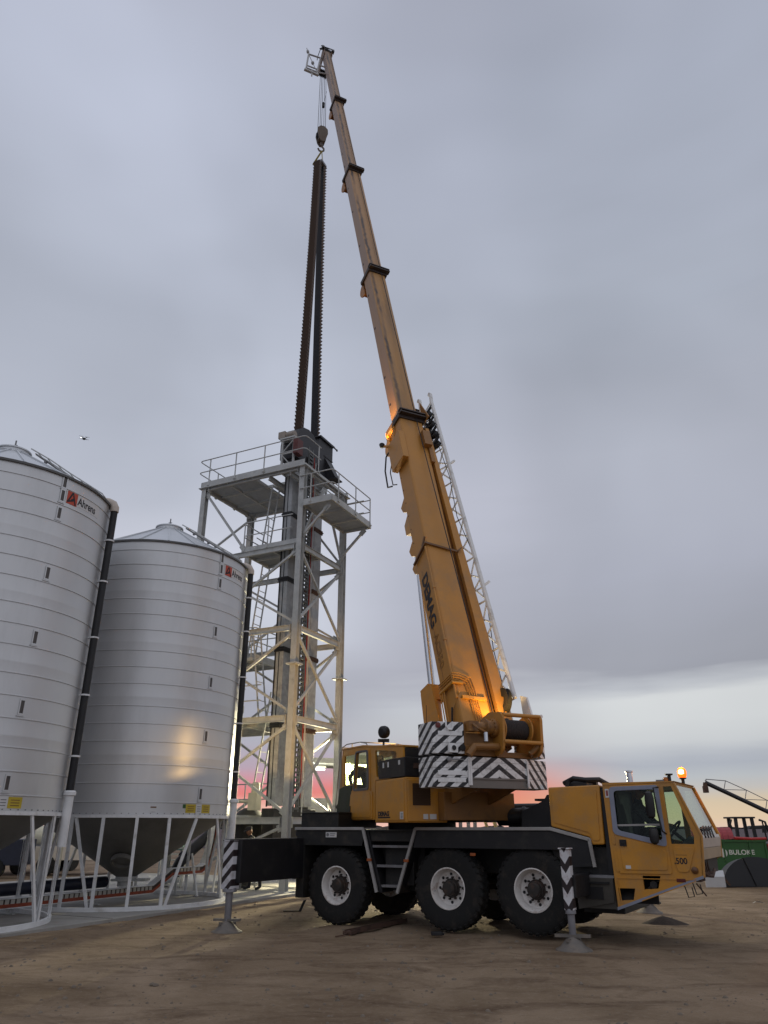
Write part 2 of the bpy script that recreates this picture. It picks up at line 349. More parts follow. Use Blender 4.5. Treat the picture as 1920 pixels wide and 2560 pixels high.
def arc(c, r, a0, a1, n): return [(c[0] + r * cos(a0 + (a1 - a0) * i / n), c[1] + r * sin(a0 + (a1 - a0) * i / n)) for i in range(n + 1)]
def rrect(x0, z0, x1, z1, r, n=3):
    return arc((x1 - r, z1 - r), r, 0, pi / 2, n) + arc((x0 + r, z1 - r), r, pi / 2, pi, n) + arc((x0 + r, z0 + r), r, pi, 1.5 * pi, n) + arc((x1 - r, z0 + r), r, 1.5 * pi, 2 * pi, n)
def rpoly(pts, r, n=3):
    out = []
    for i, p in enumerate(pts):
        p = V((p[0], p[1])); a = V((pts[i - 1][0], pts[i - 1][1])); b = V((pts[(i + 1) % len(pts)][0], pts[(i + 1) % len(pts)][1]))
        q0 = p + (a - p).normalized() * r; q1 = p + (b - p).normalized() * r
        for k in range(n + 1):
            t = k / n; out.append(tuple(q0 * (1 - t) ** 2 + p * 2 * t * (1 - t) + q1 * t * t))
    return out
# ---------------------------------------------------------------- ground and setting
def grad(n, a, b, p): return [a + (b - a) * (i / n) ** p for i in range(n + 1)]
def noise2(x, y):
    from mathutils import noise
    return noise.fractal(V((x, y, 3.1)), 1.0, 2.0, 4)
def ground():
    xs = sorted({round(x, 3) for x in [-i * .16 for i in range(120)] + [i * .16 for i in range(120)] + [s * x for s in (-1, 1) for x in grad(24, 19, 2600, 3)]})
    ys = sorted({round(y, 3) for y in [-30, -12, -4, 0, 3, 5, 6] + [6.5 + i * .16 for i in range(160)] + grad(26, 32, 3000, 3)})
    nx = len(xs); vs = []; fs = []
    for y in ys:
        for x in xs:
            z = 0
            if y < 60 and abs(x) < 40:
                z = .030 * noise2(x * .35, y * .35) + .016 * noise2(x * 1.7, y * 1.7) - .012
                z += -.02 * max(0, 1 - abs(((x - .5 * y + 3.3) % 2.6) - .35) / .16) * (.5 + .5 * sin(y * .9 + x)) if y < 14 else 0
            vs.append((x, y, z))
    for j in range(len(ys) - 1):
        for i in range(nx - 1): fs.append((j * nx + i, j * nx + i + 1, (j + 1) * nx + i + 1, (j + 1) * nx + i))
    b = MB(); b.add(vs, fs)
    m = bpy.data.materials.new('bare dirt'); m.use_nodes = True; nt = m.node_tree; N = nt.nodes.new; L = nt.links.new; bs = nt.nodes['Principled BSDF']
    tc = N('ShaderNodeTexCoord')
    def nz(sc, det, r=.6, st=(1, 1, 1), dist=0):
        mp = N('ShaderNodeMapping'); mp.inputs['Scale'].default_value = st; mp.inputs['Rotation'].default_value = (0, 0, .5); L(tc.outputs['Object'], mp.inputs[0])
        n = N('ShaderNodeTexNoise'); n.inputs['Scale'].default_value = sc; n.inputs['Detail'].default_value = det; n.inputs['Roughness'].default_value = r; n.inputs['Distortion'].default_value = dist; L(mp.outputs[0], n.inputs[0]); return n.outputs[0]
    def rng(x, a, b_): n = N('ShaderNodeMapRange'); L(x, n.inputs[0]); n.inputs[1].default_value = a; n.inputs[2].default_value = b_; return n.outputs[0]
    c = nmix(N, L, rng(nz(.42, 6, .65, (1, .55, 1), .6), .35, .66), (.170, .120, .075), (.295, .220, .150))
    c = nmix(N, L, nmath(N, L, 'MULTIPLY', rng(nz(1.5, 9, .74, (.45, 1, 1), 1.0), .47, .66), .85), c, (.100, .064, .040))
    c = nmix(N, L, nmath(N, L, 'MULTIPLY', rng(nz(14, 6, .7), .52, .74), .5), c, (.31, .25, .19))
    c = nmix(N, L, nmath(N, L, 'MULTIPLY', rng(nz(45, 4, .7), .58, .72), .55), c, (.07, .048, .033))
    L(c, bs.inputs['Base Color']); bs.inputs['Roughness'].default_value = .95; bs.inputs['Specular IOR Level'].default_value = .15
    bp = N('ShaderNodeBump'); bp.inputs['Strength'].default_value = .8; bp.inputs['Distance'].default_value = .03
    L(nmath(N, L, 'ADD', nz(9, 8, .7), nmath(N, L, 'MULTIPLY', nz(55, 5, .7), .35)), bp.inputs['Height']); L(bp.outputs[0], bs.inputs['Normal'])
    o = b.obj('ground', m, smooth=3.2); tag(o, kind='structure')
    # ploughed paddock beyond the yard
    f = MB(); f.pxy([(-2400, 75), (2400, 75), (2400, 2900), (-2400, 2900)], .02, .05)
    tag(f.obj('field', mat('ploughed field', (.075, .05, .052), .95, 0, .3, .02)), kind='structure')
    h = MB()
    for i in range(260):
        x = -1300 + i * 10 + random.uniform(-4, 4); w = random.uniform(8, 22); t = random.uniform(1.5, 5.5)
        h.pxz([(x - w, 0), (x - w * .8, t * .6), (x - w * .3, t * random.uniform(.8, 1)), (x + w * .3, t), (x + w * .8, t * .7), (x + w, 0)], 1195 + random.uniform(-20, 20), 1203)
    tag(h.obj('distant scrub', mat('distant scrub', (.03, .03, .03), .95)), kind='stuff')
    # scattered stones and clods
    st = MB()
    for i in range(3400):
        y = 6.8 + 17 * random.random() ** 1.5; x = random.uniform(-.62, .62) * (y + 2); r = random.choice((.006, .008, .008, .012, .012, .018, .030)) * random.uniform(.7, 1.3)
        z0 = .030 * noise2(x * .35, y * .35) + .016 * noise2(x * 1.7, y * 1.7) - .012; a = random.random() * 6
        pts = [V((r * cos(a + k * 2 * pi / 5) * random.uniform(.7, 1.3), r * sin(a + k * 2 * pi / 5) * random.uniform(.7, 1.3), 0)) for k in range(5)]
        st.add([V((x, y, z0)) + p for p in pts] + [V((x, y, z0 + r * .5)) + p * .6 for p in pts] + [V((x, y, z0 + r * .75))],
               [(k, (k + 1) % 5, 5 + (k + 1) % 5, 5 + k) for k in range(5)] + [(5 + k, 5 + (k + 1) % 5, 10) for k in range(5)])
    tag(st.obj('loose stones', mat('loose stones', (.16, .13, .10), .9, 0, .4, 3)), kind='stuff')
ground()
TA = rad(25.92)                       # the silo row and the elevator tower share this bearing
A = V((sin(TA), cos(TA), 0)); BL = V((-cos(TA), sin(TA), 0))
C1, C2 = V((-9.0, 15.71, 0)), V((-6.54, 20.64, 0))
def slab():
    b = MB(); o = C1 - A * 9
    def q(a, l): p = o + A * a + BL * l; return (p.x, p.y)
    b.pxy([q(0, -2.62), q(24.5, -2.62), q(24.5, 9), q(0, 9)], -.1, .055)
    tag(b.obj('concrete apron', CONC, bevel=.01), kind='structure')
    j = MB()
    for k in (6.2, 11.6, 16.6, 20.5):
        p = V((*q(k, -2.61), .058)); p2 = V((*q(k, 8.9), .058)); j.bar(p, p2, .012, .004)
    tag(j.obj('expansion joint', mat('joint filler', (.08, .075, .07), .9)), kind='structure')
slab()

# ---------------------------------------------------------------- silos
SR, SZ0, SZ1 = 2.46, 2.0, 8.80
BEADS = [8.52, 8.12, 7.72, 7.18, 6.78, 6.37, 5.84, 5.43, 5.02, 4.48, 4.065, 3.65, 3.125, 2.705, 2.29]
def cyl(ang, r, z): return V((r * sin(ang), r * cos(ang), z))
def silo(name, label, c, head, logo_a, win_a):
    # angles are bearings round the silo measured from world +Y
    t = thing(name, label, 'silo', c, 0, 'cone bottomed grain silos in a row')
    zs = [SZ1] + BEADS + [SZ0]
    for k in range(len(zs) - 1):
        b = MB(); top, bot = zs[k], zs[k + 1]; r = SR
        md = (top + bot) / 2 - .04; b.lathe([(r - .012, top), (r, top)] + ([(r, md + .012), (r + .0012, md), (r, md - .012)] if top - bot > .5 else []) + [(r, bot + .03), (r + .016, bot + .022), (r + .016, bot + .006), (r, bot), (r - .012, bot)], 72)
        b.obj('wall_sheet', SILO, t, smooth=SM)
    b = MB(); b.lathe([(SR - .02, SZ1 - .02), (SR + .045, SZ1 - .03), (SR + .045, SZ1 + .02), (SR - .06, SZ1 + .045)], 72); b.obj('eave_rim', mat('dark eave', (.10, .10, .10), .6), t, smooth=SM)
    b = MB(); n = 20
    for k in range(n):                                    # folded roof sheets
        a0, a1 = 2 * pi * k / n, 2 * pi * (k + 1) / n; p = [cyl(a0, SR - .04, SZ1 + .03), cyl(a1, SR - .04, SZ1 + .03), cyl(a1, .36, 10.02), cyl(a0, .36, 10.02)]
        b.add(p, [(0, 1, 2, 3)]); b.bar(p[0] + V((0, 0, .015)), p[3] + V((0, 0, .015)), .03, .035)
    rf = b.obj('roof', SILOR, t)
    b = MB(); b.lathe([(.38, 9.98), (.38, 10.10), (.41, 10.10), (.41, 10.13), (.30, 10.18), (0, 10.20)], 32); b.obj('hatch_lid', SILOR, rf, smooth=SM)
    b = MB(); b.tube([(0, 0, 10.15), (0, 0, 10.45)], .018, 6); b.tube([(-.05, 0, 10.32), (.05, 0, 10.32)], .012, 6); b.obj('vent_rod', STL, rf)
    b = MB()
    ca = (head + rad(-62)) % (2 * pi)
    for off in (-.16, .16):
        b.tube([cyl(ca + off * .45, SR - .1, 8.98), cyl(ca + off * .7, 1.5, 9.52), cyl(ca + off, 1.0, 9.86), cyl(ca + off * 1.6, .48, 10.17)], .016, 6)
    for k in range(7):
        f = k / 6; b.tube([cyl(ca - .16 * (.45 + f * .9), SR - .1 - f * 1.7, 8.98 + f * 1.08), cyl(ca + .16 * (.45 + f * .9), SR - .1 - f * 1.7, 8.98 + f * 1.08)], .011, 5)
    b.obj('roof_ladder', GAL, rf)
    b = MB(); b.tube([cyl(head - rad(75), .5, 10.14)] + [cyl(head - rad(75), .5 + 1.95 * k / 5, 10.14 - 1.19 * k / 5) for k in range(1, 6)], .02, 6)
    for k in range(4): p = cyl(head - rad(75), .75 + .46 * k, 9.98 - .28 * k); b.box(p - V((.03, .03, .05)), p + V((.03, .03, .03)))
    b.obj('lid_pull_rod', STL, rf)
    b = MB(); b.lathe([(SR - .03, 2.02), (.24, .62), (.21, .62), (SR - .06, 2.04)], 56)
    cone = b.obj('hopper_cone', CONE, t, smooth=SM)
    b = MB(); ma = head; b.lathe([(.26, 0), (.26, .10), (.21, .10), (.21, .03), (0, .03)], 24, cyl(ma + .14, .98, 1.05), (cyl(ma + .14, .53, -.85)))
    b.obj('manhole', CONE, cone, smooth=SM)
    b = MB(); b.lathe([(.25, .70), (.25, .56), (.19, .50), (.19, .40)], 24); b.box((-.3, -.24, .52), (.55, .24, .57)); b.obj('outlet_slide', GAL, cone)
    # base ring, legs and cross braces
    for z0, z1, nm in ((.055, .14, 'base_ring'), (1.965, 2.03, 'top_ring')):
        b = MB(); b.lathe([(SR - .02, z0), (SR + .055, z0), (SR + .055, z1), (SR - .02, z1), (SR - .02, z0)], 72); b.obj(nm, WHT, t, smooth=SM)
    b = MB(); NL = 16
    for k in range(NL * 6): a = 2 * pi * k / (NL * 6); p = cyl(a, SR + .006, 2.06); b.lathe([(.012, 0), (.012, .01), (0, .014)], 6, p, cyl(a, 1, 0))
    tag(b.obj('ring_bolts', STL, t), kind='stuff')
    legs = [rad(143.2 + 17.143 * k) for k in range(19)]
    for a in legs:
        r = SR + .01; n_ = cyl(a, 1, 0); s_ = cyl(a + pi / 2, 1, 0)
        b = MB(); p0, p1 = cyl(a, r, .13), cyl(a, r, 1.97)
        b.bar(p0, p1, .008, .07, s_); b.bar(p0 + n_ * .035, p1 + n_ * .035, .07, .008, n_)
        b.obj('leg', WHT, t)
    for a, a2 in ((140.8, 126.3), (94.2, 108.5), (179.8, 192.5), (215, 228), (265, 252), (300, 313), (340, 353), (40, 53)):
        a, a2 = rad(a), rad(a2); n_ = cyl((a + a2) / 2, 1, 0); s_ = V((0, 0, 1))
        b = MB(); b.bar(cyl(a, r, .14), cyl(a2, r, 1.96), .008, .065, n_.cross(s_)); b.bar(cyl(a, r + .03, .14), cyl(a2, r + .03, 1.96), .065, .008, n_); b.obj('brace', WHT, t)
    # sight windows in one column
    for z in (8.66, 8.34, 7.93, 6.58, 5.23, 3.88, 2.51):
        n_ = cyl(win_a, 1, 0); s_ = cyl(win_a + pi / 2, 1, 0); p = cyl(win_a, SR, z); b = MB()
        fr = [(-.06, -.15), (.06, -.15), (.06, .15), (-.06, .15)]; ho = [(-.038, -.12), (.038, -.12), (.038, .12), (-.038, .12)]
        b.prism(fr, lambda q: p + s_ * q[0] + V((0, 0, q[1])), lambda q: p + s_ * q[0] + V((0, 0, q[1])) + n_ * .02, [ho])
        b.bar(p - s_ * .08 + V((0, 0, -.165)) + n_ * .012, p + s_ * .08 + V((0, 0, -.165)) + n_ * .012, .02, .02)
        f = b.obj('sight_window', SILO, t)
        b = MB(); b.prism(ho, lambda q: p + s_ * q[0] + V((0, 0, q[1])) + n_ * .003, lambda q: p + s_ * q[0] + V((0, 0, q[1])) + n_ * .010); b.obj('pane', mat('brown sight pane', (.07, .06, .055), .35), f)
    # curved name sticker: orange square, emblem, lettering
    def patch(nm, a0, a1, z0, z1, m, dr, par, rc=0):
        b = MB(); n = 8; vs = [cyl(a0 + (a1 - a0) * k / n, SR + dr, z) for z in (z0, z1) for k in range(n + 1)] + [cyl(a0 + (a1 - a0) * k / n, SR - .002, z) for z in (z0, z1) for k in range(n + 1)]
        q = n + 1; b.add(vs, [(k, k + 1, q + k + 1, q + k) for k in range(n)] + [(k, k + 1, 2 * q + k + 1, 2 * q + k) for k in range(n)] + [(q + k, q + k + 1, 3 * q + k + 1, 3 * q + k) for k in range(n)])
        return b.obj(nm, m, par)
    def bend(o, a_c, zc):
        for v in o.data.vertices:
            a = a_c + -v.co.x / SR; v.co = cyl(a, SR + .004 + v.co.z, zc + v.co.y)
    sg = patch('name_sticker', logo_a - rad(20.5), logo_a + rad(4), 8.24, 8.52, STK, .003, t)
    patch('emblem_square', logo_a - rad(3.1), logo_a + rad(3.2), 8.22, 8.51, LOGO, .006, sg)
    # bearings grow to the viewer's left here, so text is laid out along falling angle
    e = MB()
    for p, q in (((-.11, -.11), (0, .14)), ((0, .14), (.10, -.13)), ((-.12, -.10), (.06, -.02)), ((-.02, -.04), (.055, .02))):
        e.bar((p[0], p[1], .004), (q[0], q[1], .004), .035, .004)
    eo = e.obj('emblem', INK, sg); bend(eo, logo_a + rad(.1), 8.36)
    tx = text('lettering', 'Ahrens', .25, M.Identity(4), INK, sg, .001, .005, 0, .80)
    bm = bmesh.new(); bm.from_mesh(tx.data); bmesh.ops.subdivide_edges(bm, edges=[x for x in bm.edges if x.calc_length() > .06], cuts=2); bm.to_mesh(tx.data); bm.free()
    bend(tx, logo_a - rad(3.6), 8.285)
    # warning stickers above the ring
    wa = win_a
    for nm, a0, a1, z0, z1, m in (('green_sticker', .160, .192, 2.18, 2.27, GRN), ('warning_sticker', .040, .158, 2.08, 2.275, YST), ('white_sticker', -.034, .038, 2.075, 2.28, STK), ('warning_sticker', -.155, -.036, 2.08, 2.275, YST), ('small_sticker', .455, .51, 2.18, 2.21, INKB), ('small_sticker', .45, .515, 2.08, 2.13, STK)):
        s = patch(nm, wa + a0, wa + a1, z0, z1, m, .003, t)
        for k in range(3 if 'warn' in nm or 'white' in nm else 1): patch('print_line', wa + a0 + (a1 - a0) * .18, wa + a1 - (a1 - a0) * .18, z0 + (z1 - z0) * (.2 + .24 * k), z0 + (z1 - z0) * (.28 + .24 * k), INKB if m is YST else STL, .005, s)
    # fill pipe down the side, black above and white below
    pa = rad(90) if head > 2.7 else rad(84); r = SR + .12
    b = MB(); b.tube([cyl(pa, r, 2.3), cyl(pa, r, SZ1 - .12)], .08, 14); pp = b.obj('fill_pipe', BLK, t, smooth=SM)
    b = MB(); b.tube([cyl(pa, r, SZ1 - .14), cyl(pa, r, SZ1 - .04), cyl(pa, r - .05, SZ1 + .06), cyl(pa, r - .16, SZ1 + .11), cyl(pa, r - .3, SZ1 + .12)], .10, 14); b.obj('pipe_elbow', mat('weathered elbow', (.5, .44, .38), .6), pp, smooth=SM)
    for z in (3.1, 4.35, 5.6, 6.9, 7.9):
        b = MB(); b.lathe([(.083, z), (.102, z), (.102, z + .035), (.083, z + .035)], 16, cyl(pa, r, 0)); b.bar(cyl(pa, SR - .01, z + .017), cyl(pa, r, z + .017), .06, .03); b.obj('pipe_clamp', WHT, pp)
    b = MB(); b.tube([cyl(pa, r + .01, 1.40), cyl(pa, r + .01, 2.36)], .092, 14); b.lathe([(.092, 2.34), (.125, 2.36), (.125, 2.42), (.10, 2.45)], 16, cyl(pa, r + .01, 0)); b.obj('lower_pipe', WHT, t, smooth=SM)
    return t
silo('grain_silo', 'galvanised cone-bottomed silo beside the elevator tower, its whole body in view', C2, rad(162.4), rad(117.9), rad(124.9))
silo('grain_silo', 'nearer galvanised cone-bottomed silo cut off by the left edge of the photo', C1, rad(150.2), rad(117.9), rad(123.8))
# ---------------------------------------------------------------- elevator tower (local x along A, local y along BL)
TN = V((-2.875, 23.388, 0)); TRZ = math.atan2(A.y, A.x)
LAX, LBX = 2.98, 4.39
LV = [13.75, 10.75, 7.88, 5.0, 2.05]
tower = thing('elevator_tower', 'galvanised steel support tower with railed platforms, braces and ladders behind the crane', 'tower', TN, TRZ)
def T_(a, b, z): return V((a, b, z))
for nm, (a, b) in (('n', (0, 0)), ('r', (LAX, 0)), ('l', (0, LBX)), ('f', (LAX, LBX))):
    m = MB(); m.ibeam((a, b, .05), (a, b, 13.62), .20, .205, .014, (1, 0, 0)); c = m.obj('column', GAL, tower)
    m = MB(); m.box((a - .19, b - .19, 13.62), (a + .19, b + .19, 13.65)); m.obj('cap_plate', GAL, c)
    for z in (6.55,): m = MB(); m.box((a - .20, b - .20, z), (a + .20, b + .20, z + .022)); m.box((a - .20, b - .20, z + .024), (a + .20, b + .20, z + .046)); m.obj('splice_plate', GAL, c)
    m = MB(); m.box((a - .22, b - .22, .055), (a + .22, b + .22, .08)); m.obj('base_plate', GAL, c)
E4 = (((0, 0), (LAX, 0)), ((0, 0), (0, LBX)), ((LAX, 0), (LAX, LBX)), ((0, LBX), (LAX, LBX)))
def inset(p, q, d):
    p, q = V((*p, 0)), V((*q, 0)); u = (q - p).normalized(); return p + u * d, q - u * d
for z in LV:
    for p, q in E4:
        p1, q1 = inset(p, q, .105); m = MB(); dz = V((0, 0, z - .10)); m.ibeam(p1 + dz, q1 + dz, .10, .19, .011)
        for e, u in ((p1, 1), (q1, -1)):
            d = (q1 - p1).normalized() * .09 * u; m.bar(e + dz - V((0, 0, .2)) + d, e + dz + V((0, 0, .1)) + d, .18 if abs(d.x) > .01 else .016, .016 if abs(d.x) > .01 else .18)
        m.obj('beam', GAL, tower)
def brace(p, q, off=0.):
    m = MB(); p, q = V(p), V(q); d = (q - p).normalized(); p = p + d * .16; q = q - d * .16
    m.bar(p, q, .075, .075); br = m.obj('brace', GAL, tower); n = V((0, 0, 1)).cross(d).normalized(); up = n.cross(d).normalized()
    for e, sg in ((p, 1), (q, -1)):
        m = MB(); e = e + d * .02 * sg; m.bar(e - d * .10 * sg, e + d * .16 * sg, .014, .20, up); [m.lathe([(.016, -.03), (.016, .03), (0, .03)], 6, e + d * sg * (.02 + .07 * k), n) for k in range(3)]; m.obj('gusset_plate', GAL, br)
for i in range(1, 4):
    z0, z1 = LV[i] - .22, LV[i + 1] + .02
    for (p, q), o in zip(E4, ((0, .05), (.05, 0), (-.05, 0), (0, -.05))):
        brace((p[0], p[1], z0), (q[0], q[1], z1)); brace((q[0] + o[0] * 1.7, q[1] + o[1] * 1.7, z0), (p[0] + o[0] * 1.7, p[1] + o[1] * 1.7, z1))
z0, z1 = LV[4] - .22, .2
for (p, q) in E4[1:3]: brace((p[0], p[1], z0), (q[0], q[1], z1))
zt, zb = LV[0] - .22, LV[1] + .02
brace((LAX / 2, 0, zt - .1), (LAX, 0, zb)); brace((LAX / 2, 0, zt - .1), (0, 0, zb))
brace((0, LBX, zt), (0, LBX * .52, zb)); brace((LAX, LBX, zt), (0.02, LBX, zb)); brace((LAX, LBX * .48, zt), (LAX, 0, zb))
def platform(nm, a0, a1, b0, b1, z, na, nb, holes=(), toe=()):
    m = MB(); h = .13
    for k in range(na + 1): a = a0 + (a1 - a0) * k / na; m.box((a - .03, b0, z - h), (a + .03, b1, z - .034))
    for k in range(nb + 1): b = b0 + (b1 - b0) * k / nb; m.box((a0, b - .031, z - h - .002), (a1, b + .031, z - .036))
    fr = m.obj(nm, GAL, tower)
    for i in range(na):
        for j in range(nb):
            if (i, j) in holes: continue
            x0, x1 = a0 + (a1 - a0) * i / na, a0 + (a1 - a0) * (i + 1) / na; y0, y1 = b0 + (b1 - b0) * j / nb, b0 + (b1 - b0) * (j + 1) / nb
            m = MB(); n = max(4, int((y1 - y0) / .045))
            for k in range(n): y = y0 + (y1 - y0) * (k + .5) / n; m.box((x0, y - .011, z - .032), (x1, y + .011, z))
            for k in range(5): x = x0 + (x1 - x0) * (k + .5) / 5; m.box((x - .006, y0, z - .012), (x + .006, y1, z - .004))
            m.obj('grating', GRT, fr)
    for p, q in toe: m = MB(); m.bar((*p, z + .03), (*q, z + .03), .012, .16); m.obj('toe_board', GAL, fr)
    return fr
def rail(fr, pts, z, posts, ends=True):
    # two rails at knee and top height joined by rounded ends, posts down to the deck
    def rounded(ps, r=.16):
        out = [V(ps[0])]
        for i in range(1, len(ps) - 1):
            p = V(ps[i]); a = (V(ps[i - 1]) - p).normalized(); b = (V(ps[i + 1]) - p).normalized()
            for k in range(5): t = k / 4; out.append((p + a * r) * (1 - t) ** 2 + p * 2 * t * (1 - t) + (p + b * r) * t * t)
        return out + [V(ps[-1])]
    m = MB()
    for h in (.55, 1.05): m.tube(rounded([(a, b, z + h) for a, b in pts]), .021, 7)
    m.obj('handrail', GAL, fr, smooth=SM)
    for a, b in posts: m = MB(); m.tube([(a, b, z - .1), (a, b, z + 1.05)], .023, 7); m.box((a - .05, b - .05, z - .06), (a + .05, b + .05, z - .02)); m.obj('post', GAL, fr, smooth=SM)
p1 = platform('top_platform', -.10, LAX + .1, -.10, LBX + .12, 13.78, 3, 4, ((0, 0), (0, 1), (1, 0), (1, 1), (2, 0), (2, 1)), (((-.12, -.1), (-.12, LBX + .12)), ((-.12, LBX + .14), (LAX, LBX + .14)), ((LAX + .12, -.1), (LAX + .12, LBX))))
rail(p1, [(-.14, .55), (-.14, LBX + .3), (LAX + .1, LBX + .3)], 13.78, [(-.14, 1.65), (-.14, 2.95), (-.10, 4.2), (1.0, LBX + .3), (2.2, LBX + .3)])
rail(p1, [(-.14, .95), (-.14, -.12), (.95, -.12)], 13.78, [(.80, -.12)])
for (x0, y0, x1, y1) in ((-.05, .05, .38, 1.0), (1.15, .02, 2.05, .62), (-.05, 1.0, .38, 1.15), (1.15, 1.2, 2.05, 2.1), (2.8, .05, 3.0, 2.1)):
    m = MB(); n = max(3, int((y1 - y0) / .045))
    for k in range(n): y = y0 + (y1 - y0) * (k + .5) / n; m.box((x0, y - .011, 13.748), (x1, y + .011, 13.78))
    m.box((x0, y0, 13.72), (x0 + .012, y1, 13.747)); m.box((x1 - .012, y0, 13.72), (x1, y1, 13.747)); m.obj('grating', GRT, p1)
for b in (.55, 1.45): m = MB(); m.ibeam((-.05, b, 13.5), (LAX, b, 13.5), .1, .18); m.obj('duct_beam', GAL, p1)
p2 = platform('side_platform', -.12, 2.80, -1.27, -.13, 12.17, 3, 1, (), (((-.12, -1.28), (2.8, -1.28)), ((-.13, -1.27), (-.13, -.13)), ((2.81, -1.27), (2.81, -.13))))
rail(p2, [(-.14, .05), (-.14, -1.30), (2.82, -1.30), (2.82, -.2)], 12.17, [(-.14, -.42), (.28, -1.30), (1.55, -1.30), (2.7, -1.30)])
rail(p2, [(1.0, -.2), (2.75, -.2), (2.75, -1.0)], 12.17, [(1.3, -.2), (2.4, -.2)])
for a in (.05, 2.70): brace((a, -1.15, 12.05), (a, .02, 10.95))
p3 = platform('ladder_platform', .02, 1.7, .15, 2.42, LV[1] + .06, 2, 2, (), (((0, .15), (0, 2.42)), ((0, 2.44), (1.7, 2.44)), ((1.72, .15), (1.72, 2.42))))
rail(p3, [(-.02, .35), (-.02, 2.44), (1.2, 2.44)], LV[1] + .06, [(-.02, 1.35), (-.02, 2.36)])
m = MB(); m.tube([(.5, 2.2, LV[1] + .7), (1.1, 2.2, LV[1] + .68), (1.2, 2.2, LV[1] + .6), (1.2, 2.2, LV[1] + .25), (1.1, 2.2, LV[1] + .16), (.5, 2.2, LV[1] + .18)], .02, 7); m.obj('gate_hoop', GAL, p3, smooth=SM)
p4 = platform('landing', 1.2, LAX - .1, 2.5, LBX - .1, LV[2] - .6, 2, 2, (), (((1.2, 2.49), (LAX, 2.49)),))
rail(p4, [(1.2, LBX - .1), (1.2, 2.5), (LAX - .1, 2.5), (LAX - .1, 3.8)], LV[2] - .6, [(1.2, 3.4), (1.2, 2.6), (2.0, 2.5), (2.8, 2.5)])
p5 = platform('landing', .4, LAX - .1, 1.5, LBX - .1, LV[3] + .06, 2, 2)
rail(p5, [(.45, LBX - .1), (.45, 1.55)], LV[3] + .06, [(.45, 3.4), (.45, 2.4)])
p6 = platform('landing', .1, LAX - .1, 1.5, LBX - .1, LV[4] + .06, 2, 2)
rail(p6, [(2.8, LBX - .1), (2.8, 1.4), (1.6, 1.4)], LV[4] + .06, [(2.8, 3.6), (2.8, 2.4), (2.8, 1.7)])
m = MB(); m.tube([(.8, 3.9, LV[3] + .62), (.8, 2.6, LV[3] + .62), (.8, 2.45, LV[3] + .5), (.8, 2.45, LV[3] + .3), (.8, 2.6, LV[3] + .2), (.8, 3.9, LV[3] + .2)], .02, 7); m.obj('gate_hoop', GAL, p5, smooth=SM)
def ladder(p, q, w, side):
    p, q, s_ = V(p), V(q), V(side) * w / 2; m = MB()
    for k in (-1, 1): m.bar(p + s_ * k, q + s_ * k, .05, .03, side)
    lad = m.obj('ladder', GAL, tower); n = int((q - p).length / .3); L_ = None
    for k in range(1, n):
        c = p + (q - p) * k / n
        if L_ is None: m = MB(); m.tube([-s_, s_], .014, 6); L_ = m.obj('rung', GAL, lad); L_.location = c
        else: dup(L_, 'rung', lad, c)
ladder((1.15, 2.3, LV[1] + .1), (1.15, 1.95, LV[0] - .05), .45, (1, 0, 0))
ladder((1.9, 3.1, LV[2] - .5), (1.9, 2.6, LV[1] + 1.0), .45, (1, 0, 0))
ladder((1.3, 2.0, LV[3] + .1), (1.3, 2.5, LV[2] + .4), .45, (1, 0, 0))
ladder((1.5, 2.3, LV[4] + .1), (1.5, 1.7, LV[3] + 1.0), .45, (1, 0, 0))
# black vertical cable ladder with a red conduit up the near face
CT = mat('dark cable tray', (.10, .105, .105), .5, .3, .15, 5)
m = MB()
for a in (.78, 1.06): m.bar((a, .30, 2.2), (a, .30, 14.9), .03, .06)
tray = m.obj('cable_tray', CT, tower); first = None
for k in range(84):
    z = 2.3 + k * .15
    if first is None: m = MB(); m.box((.78, .27, -.03), (1.06, .33, .03)); first = m.obj('tray_rung', CT, tray); first.location = (0, 0, z)
    else: dup(first, 'tray_rung', tray, (0, 0, z))
m = MB(); m.tube([(1.14, .28, 2.6), (1.14, .28, 6.7), (1.15, .27, 9), (1.14, .28, 14.6)], .018, 7); m.obj('red_conduit', mat('red conduit', (.30, .022, .014), .6), tray, smooth=SM)
m = MB(); m.tube([(1.24, .27, 2.1), (1.24, .27, 14.4)], .022, 6); m.obj('grey_conduit', GAL, tray, smooth=SM)

# ---------------------------------------------------------------- bucket elevator (in the tower frame)
elev = thing('bucket_elevator', 'twin-leg grain bucket elevator with galvanised ducts and black head, inside the tower', 'bucket elevator', TN, TRZ)
for i, (a0, a1) in enumerate(((.50, 1.00), (2.18, 2.68))):
    b0, b1 = .78, 1.10; z = 2.35
    while z < 14.4:
        z2 = min(z + 2.46, 14.42); m = MB(); m.box((a0, b0, z + .03), (a1, b1, z2 - .03)); c = m.obj('duct_section', GALD, elev, bevel=.012)
        m = MB(); m.box((a0 - .035, b0 - .035, z2 - .11), (a1 + .035, b1 + .035, z2 + .05)); m.box((a0 - .06, b0 - .06, z2 - .035), (a1 + .06, b1 + .06, z2 - .015)); m.obj('flange', RST if i else BLK, c)
        m = MB(); m.bar((a0 - .012, b1 - .02, z), (a0 - .012, b1 - .02, z2), .03, .05); m.bar((a0 - .004, (b0 + b1) / 2, z + .05), (a0 - .004, (b0 + b1) / 2, z2 - .12), .03, .006, (1, 0, 0)); m.obj('seam', BLK, c)
        z = z2
m = MB(); m.box((.35, .72, 2.02), (2.85, 1.16, 2.30)); m.pxz([(.4, 1.0), (2.8, 1.0), (2.8, 2.0), (.4, 2.0)], .74, 1.14); m.obj('boot', BLK, elev, bevel=.01)
